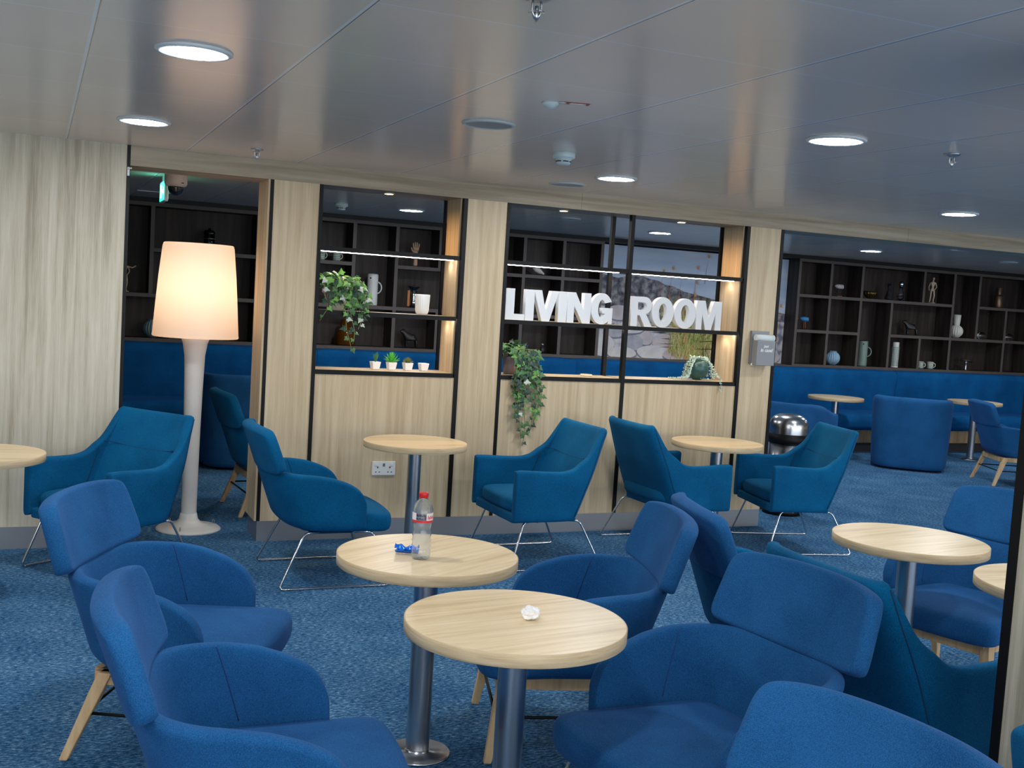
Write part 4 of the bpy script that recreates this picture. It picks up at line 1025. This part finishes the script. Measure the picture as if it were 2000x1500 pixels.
# animals and figures
def skin(name, verts, edges, mat, parent=None, sub=2):
    me = bpy.data.meshes.new(name); me.from_pydata([v[:3] for v in verts], edges, []); me.materials.append(mat)
    o = bpy.data.objects.new(name, me); C.objects.link(o)
    if parent: o.parent = parent
    m_ = o.modifiers.new('skin', 'SKIN'); m_.use_smooth_shade = True
    for i, v in enumerate(verts): me.skin_vertices[0].data[i].radius = (v[3], v[3])
    me.skin_vertices[0].data[0].use_root = True
    s = o.modifiers.new('sub', 'SUBSURF'); s.levels = sub; s.render_levels = sub
    return o
def horse(label, x, z, sgn, rz=0, mat=None):
    v = [(0, 0, .10, .030), (.05*sgn, 0, .102, .030), (-.045*sgn, 0, .105, .032), (-.070*sgn, 0, .145, .022), (-.082*sgn, 0, .172, .021), (-.116*sgn, 0, .152, .014),
         (-.048*sgn, .016, .05, .012), (-.048*sgn, .016, .004, .011), (-.048*sgn, -.016, .05, .012), (-.048*sgn, -.016, .004, .011),
         (.058*sgn, .016, .05, .013), (.058*sgn, .016, .004, .011), (.058*sgn, -.016, .05, .013), (.058*sgn, -.016, .004, .011), (-.074*sgn, 0, .186, .005)]
    e = [(0, 1), (0, 2), (2, 3), (3, 4), (4, 5), (2, 6), (6, 7), (2, 8), (8, 9), (1, 10), (10, 11), (1, 12), (12, 13), (4, 14)]
    o = skin('wooden_horse', v, e, mat or plain('black_wood', (26, 25, 26), .35)); o.location = (x, YB, z); o.rotation_euler = (0, 0, rz); return props(o, label, 'figurine')
horse('black carved wooden horse seen through the narrow opening', 3.45, S0, 1)
horse('black carved wooden horse in the middle row of the far right bookcase', 9.86, S1, 1, -.5)
def mannequin(label, x, z, h_=.33, pose=0):
    k = h_/.33; t = thing('artist_mannequin', label, 'figurine', (x, YB, z), -.6)
    m_ = plain('mannequin_wood', (206, 184, 156), .5)
    mk('base', lt([(0, 0), (.04, 0), (.04, .008), (0, .008)], 28), m_, t)
    v = [(0, 0, .17, .016), (0, 0, .20, .013), (.0, 0, .235, .022), (0, 0, .262, .016), (0, 0, .277, .007), (.003, 0, .300, .016), (.003, 0, .318, .012),
         (.016, 0, .16, .012), (.022, -.008, .09, .010), (.014, .0, .02, .007), (.024, -.012, .012, .006), (-.016, 0, .16, .012), (-.016, .005, .09, .010), (-.024, .008, .02, .007), (-.03, -.006, .012, .006),
         (.030, 0, .25, .008), (.044, 0, .20, .007), (.020, -.03, .165, .006), (-.030, 0, .25, .008), (-.046, .005, .195, .007), (-.04, -.02, .15, .006)]
    if pose: v[18:21] = [(.030, 0, .25, .008), (.07, 0, .238, .007), (.105, 0, .262, .006)]
    e = [(0, 1), (1, 2), (2, 3), (3, 4), (4, 5), (5, 6), (0, 7), (7, 8), (8, 9), (9, 10), (0, 11), (11, 12), (12, 13), (13, 14), (2, 15), (15, 16), (16, 17), (2, 18), (18, 19), (19, 20)]
    o = skin('jointed_body', [(a*k, b*k, c*k, d*k) for a, b, c, d in v], e, m_, t); return t
mannequin('jointed pale wooden mannequin standing in the far right bookcase', 10.14, S2)
t = mannequin('pale wooden mannequin with raised arm, half hidden behind the left wall', .735, S1, .30, 1); t.rotation_euler = (0, 0, 0)
t = thing('wooden_hand', 'upright pale wooden hand on the shelf behind the narrow opening', 'figurine', (3.455, YB, S2), -.3)
v = [(0, 0, .0, .026), (0, 0, .05, .022), (0, 0, .11, .019), (0, 0, .135, .024), (0, 0, .17, .027)]; e = [(0, 1), (1, 2), (2, 3), (3, 4)]
for i, (dx, L_) in enumerate(((-.024, .048), (-.008, .060), (.008, .056), (.024, .042))):
    n0 = len(v); v += [(dx, -.004, .185, .0085), (dx*1.2, -.012, .19+L_*.5, .0075), (dx*1.2, -.022, .19+L_*.85, .006)]; e += [(4, n0), (n0, n0+1), (n0+1, n0+2)]
n0 = len(v); v += [(-.036, -.010, .155, .008), (-.046, -.018, .185, .007)]; e += [(3, n0), (n0, n0+1)]
skin('carved_hand', v, e, plain('hand_wood', (206, 170, 138), .5), t)
# bird figurines
def birdfig(nm, label, x, z, sgn, bodycol, legcol, base, pattern=None):
    t = thing(nm, label, 'figurine', (x, YB, z), -.5)
    v = [(0, 0, .115, .030), (.045*sgn, 0, .118, .024), (-.042*sgn, 0, .122, .022), (-.062*sgn, 0, .124, .016)]
    skin('body', v, [(0, 1), (0, 2), (2, 3)], bodycol, t)
    mk('beak', lt([(.006, 0), (0, .03)], 10), legcol, t).matrix_local = Matrix.Translation((-.075*sgn, 0, .122)) @ Matrix.Rotation(-sgn*pi/2, 4, 'Y')
    for s in (-.009, .009): mk('leg', tb([(s, 0, .008), (s, 0, .10)], .0022, 6), legcol, t)
    mk('base', bx(-.028, .028, -.02, .02, 0, .010), base, t)
def spot(name, a, c, sc_=70):
    m, nt, b = new_mat(name); tc = nt.nodes.new('ShaderNodeTexCoord'); v = nt.nodes.new('ShaderNodeTexVoronoi'); v.inputs['Scale'].default_value = sc_
    nt.links.new(tc.outputs['Object'], v.inputs['Vector']); r = ramp(nt, [(.25, a), (.4, c)]); nt.links.new(v.outputs['Distance'], r.inputs[0]); nt.links.new(r.outputs[0], b.inputs['Base Color']); b.inputs['Roughness'].default_value = .4; return m
birdfig('bird_figurine', 'blue patterned bird figurine on orange legs in the far bookcase', 8.25, S1, 1, spot('blue_pattern', (20, 60, 130), (60, 150, 214)), plain('orange_wood', (206, 132, 46), .5), BLACK)
birdfig('bird_figurine', 'white bird figurine with red and black pattern in the far bookcase', 8.72, S2, 1, spot('mono_pattern', (130, 40, 60), (226, 222, 220), 90), plain('grey_wire', (110, 100, 96), .4, .5), plain('red_base', (168, 62, 60), .5))
birdfig('bird_figurine', 'pink and white owl-like bird figurine beside the shelf ivy', 2.575, S1, -1, spot('pink_pattern', (120, 70, 90), (232, 216, 212), 60), plain('pale_rose', (214, 186, 176), .5), plain('pale_rose', (214, 186, 176), .5))
t = thing('white_bird', 'smooth white bird figurine above the letter I of LIVING', 'figurine', (4.79, YB, S2), -.2)
skin('body', [(0, 0, .05, .032), (-.035, 0, .068, .026), (-.058, 0, .066, .010), (.035, 0, .034, .020), (.075, 0, .012, .009)], [(0, 1), (1, 2), (0, 3), (3, 4)], plain('bird_white', (222, 220, 214), .35), t)
for s in (-.010, .010): mk('leg', tb([(s, 0, 0), (s, 0, .03)], .003, 6), BLACK, t)
t = thing('toy_bird', 'pink and yellow wooden toy bird half hidden by the letter N', 'figurine', (5.255, YB, S1))
skin('body', [(0, 0, .050, .036), (.03, 0, .03, .028), (-.02, 0, .07, .024)], [(0, 1), (0, 2)], plain('toy_pink', (206, 110, 140), .4), t)
mk('head', lt([(0, .075), (.022, .085), (.026, .105), (.018, .128), (0, .134)], 20, cx=-.025), plain('toy_yellow', (220, 190, 60), .4), t)
t = thing('small_bottle', 'small dark patterned glass bottle in the low row behind the hanging ivy', 'bottle', (4.90, YB, S0))
mk('body', lt([(0, 0), (.024, 0), (.028, .03), (.024, .06), (.010, .07), (.010, .082), (0, .082)], 24), plain('dark_glass', (50, 46, 52), .12), t)
mk('stopper', lt([(.012, .082), (.016, .095), (0, .106)], 20), STEEL, t)
t = thing('small_figure', 'small dark blue figure beside the little bottle', 'figurine', (4.72, YB, S0))
skin('body', [(0, 0, .03, .016), (0, 0, .06, .012), (.018, 0, .085, .006), (-.018, 0, .085, .006), (.014, 0, .004, .007), (-.014, 0, .004, .007)], [(0, 1), (1, 2), (1, 3), (0, 4), (0, 5)], plain('ink_blue', (34, 44, 70), .4), t)
o = solo('white_globe', lt([(0, 0), (.03, 0)]+[(.06*sin(a), .06-.06*cos(a)) for a in [pi*k/14 for k in range(3, 14)]]+[(0, .12)], 32), MT['vase_white'], 4.40, S0, 'round white vase half hidden by the post left of the hanging ivy', 'vase')
t = thing('amber_vase', 'amber brown glass bottle vase below the trailing shelf ivy', 'vase', (2.78, YB, S0))
AM = plain('amber_glass', (150, 92, 24), .08, 0, .5, Transmission_Weight=.75, IOR=1.3)
mk('body', lt([(0, 0), (.09, 0), (.095, .01), (.092, .10), (.075, .15), (.048, .175), (.046, .25), (.042, .25), (.043, .175), (.07, .145), (.086, .1), (.088, .01), (0, .008)], 40), AM, t)
t = thing('coffee_press', 'glass coffee maker with wooden grip and dark funnel top, behind the ribbed cup', 'coffee maker', (3.455, YB, S1), -.25)
mk('glass_body', lt([(0, 0), (.034, 0), (.036, .06), (.018, .11), (.036, .17), (.033, .17), (.015, .11), (.032, .06), (0, .01)], 30), CHROME, t)
mk('grip', bx(-.062, -.036, -.014, .014, .01, .17), plain('grip_wood', (196, 124, 70), .5), t, bevel=.004)
mk('funnel', lt([(.02, .17), (.06, .205), (.06, .212), (.012, .19), (0, .23)], 30), plain('funnel_black', (20, 26, 40), .4), t)
t = thing('glass_press', 'glass and steel cylinder seen above the floor lamp shade', 'carafe', (1.46, YB, S2))
mk('glass_body', lt([(0, 0), (.05, 0), (.05, .17), (.047, .17), (.047, .01), (0, .01)], 36), GL, t)
mk('lid', lt([(.052, .165), (.052, .18), (.04, .195), (.012, .2), (.012, .215), (0, .218)], 30), plain('dark_steel', (70, 70, 72), .2, 1), t)
mk('frame', tb([(.052*cos(a), .052*sin(a), .12) for a in [2*pi*k/24 for k in range(25)]], .003, 6), STEEL, t)
t = thing('bar_tool', 'dark steel T-shaped corkscrew standing in the far bookcase', 'corkscrew', (10.79, YB, S0), -.5)
mk('stand', lt([(0, 0), (.022, 0), (.016, .012), (.014, .09), (.02, .10), (0, .10)], 20), STEEL, t)
mk('handle', tb(fillet([(-.07, 0, .12), (.02, 0, .128), (.075, 0, .105)], .02), .011, 10), plain('handle_dark', (36, 36, 40), .35), t)
mk('neck', bx(-.012, .012, -.01, .01, .095, .122), MT['handle_dark'], t)

# ------------------------------------------------------------------ things on the tables
t = thing('water_bottle', 'empty clear plastic water bottle with red cap on the bottle table', 'bottle', (1.142, 3.268, TZ), 0)
PET = plain('clear_plastic', (246, 250, 252), .06, 0, .5, Transmission_Weight=.94, IOR=1.42)
prof = [(0, .004), (.020, .0), (.0285, .004), (.030, .012), (.0305, .03), (.0285, .036), (.031, .042), (.0285, .052), (.031, .060), (.0282, .069), (.0305, .078), (.0265, .092), (.0268, .10), (.0305, .112), (.032, .122), (.0325, .15), (.0315, .158), (.028, .170), (.021, .182), (.0135, .190), (.0128, .196)]
bm = lt(prof, 40); o = mk('bottle_body', bm, PET, t); s = o.modifiers.new('solid', 'SOLIDIFY'); s.thickness = .0007; s.offset = -1
mk('cap', lt([(.0118, .195), (.0148, .196), (.0150, .2095), (.0138, .212), (0, .212)], 60, ribs=60, rib=.03), plain('cap_red', (206, 30, 38), .4), t)
def wrap(bm, r, a0, a1, z0, z1, mi, n=24):
    vs = [[bm.verts.new((r*sin(a0+(a1-a0)*i/n), -r*cos(a0+(a1-a0)*i/n), z)) for z in (z0, z1)] for i in range(n+1)]
    for i in range(n):
        f = bm.faces.new((vs[i][0], vs[i+1][0], vs[i+1][1], vs[i][1])); f.material_index = mi; f.smooth = True
bm = bmesh.new(); wrap(bm, .03275, -2.6, 2.6, .120, .127, 0, 60); wrap(bm, .03275, .05, 1.5, .127, .150, 1); wrap(bm, .03275, -2.6, -1.0, .127, .150, 1)
lab = mk('label_film', bm, [plain('label_red', (214, 46, 50), .4), plain('label_clear', (235, 225, 226), .5)], t, auto=True)
bm = bmesh.new(); rnd = random.Random(2)
for i in range(26):
    a = -.98+(i % 13)*.078; z = .1285+(i//13)*.010+rnd.random()*.002; wrap(bm, .0330, a, a+rnd.uniform(.03, .07), z, z+rnd.uniform(.003, .008), 0, 2)
mk('dark_print', bm, plain('print_navy', (44, 46, 84), .5), t, auto=True)
txt = text_mesh('red_print', 'Ishb', .0165, plain('label_red', (214, 46, 50), .4), t, (0, 0, 0), (0, 0, 0), extrude=.0001, bold=.0004)
for v_ in txt.data.vertices:
    a = .56+v_.co.x/.033; r_ = .0331+v_.co.z; v_.co = Vector((r_*sin(a), -r_*cos(a), .1315+v_.co.y))
bm = bmesh.new(); n = 13; m = 8; rnd = random.Random(8)
o = bmesh.new()
def wr(u, v):
    x = (u-.5)*.075; y = (v-.5)*.034; z = .0145+.013*sin(pi*v)*(.8+.2*sin(u*9))+.0025*sin(u*17+v*5)+.003*abs(sin(u*6+1))
    return (x, y+.004*sin(u*12), z if 0 < u < 1 else z+.003)
grid(o, wr, 26, 12)
def wr2(u, v):
    x = (u-.5)*.073; y = (v-.5)*.036; return (x, y, .0015+.013*abs(v-.5)*2)
grid(o, wr2, 14, 8)
t = thing('snack_wrapper', 'crumpled shiny blue snack wrapper behind the water bottle', 'wrapper', (1.118, 3.335, TZ), -.5)
ob = mk('foil', o, plain('wrapper_blue', (20, 110, 220), .22, .2), t, smooth=False, auto=True); s = ob.modifiers.new('solid', 'SOLIDIFY'); s.thickness = .0008
bm = bmesh.new(); bmesh.ops.create_icosphere(bm, subdivisions=4, radius=.024); rnd = random.Random(4)
dirs = [Vector((rnd.gauss(0, 1), rnd.gauss(0, 1), rnd.gauss(0, 1))).normalized() for _ in range(26)]
for v_ in bm.verts:
    n_ = v_.co.normalized(); k = 1
    for i, d in enumerate(dirs):
        q = n_.dot(d); k += (.09 if i % 2 else -.13)*max(0, 1-abs(q-.75)*9)
    v_.co = n_*.024*k; v_.co.z *= .72; v_.co.x *= 1.08
zmin = min(v_.co.z for v_ in bm.verts)
for v_ in bm.verts: v_.co.z -= zmin
o = mk('crumpled_tissue', bm, plain('tissue_white', (244, 242, 240), .8), smooth=False); o.location = (1.218, 2.585, TZ); o.rotation_euler = (0, 0, .4)
props(o, 'crumpled white paper tissue lying on the nearest oak table', 'tissue')
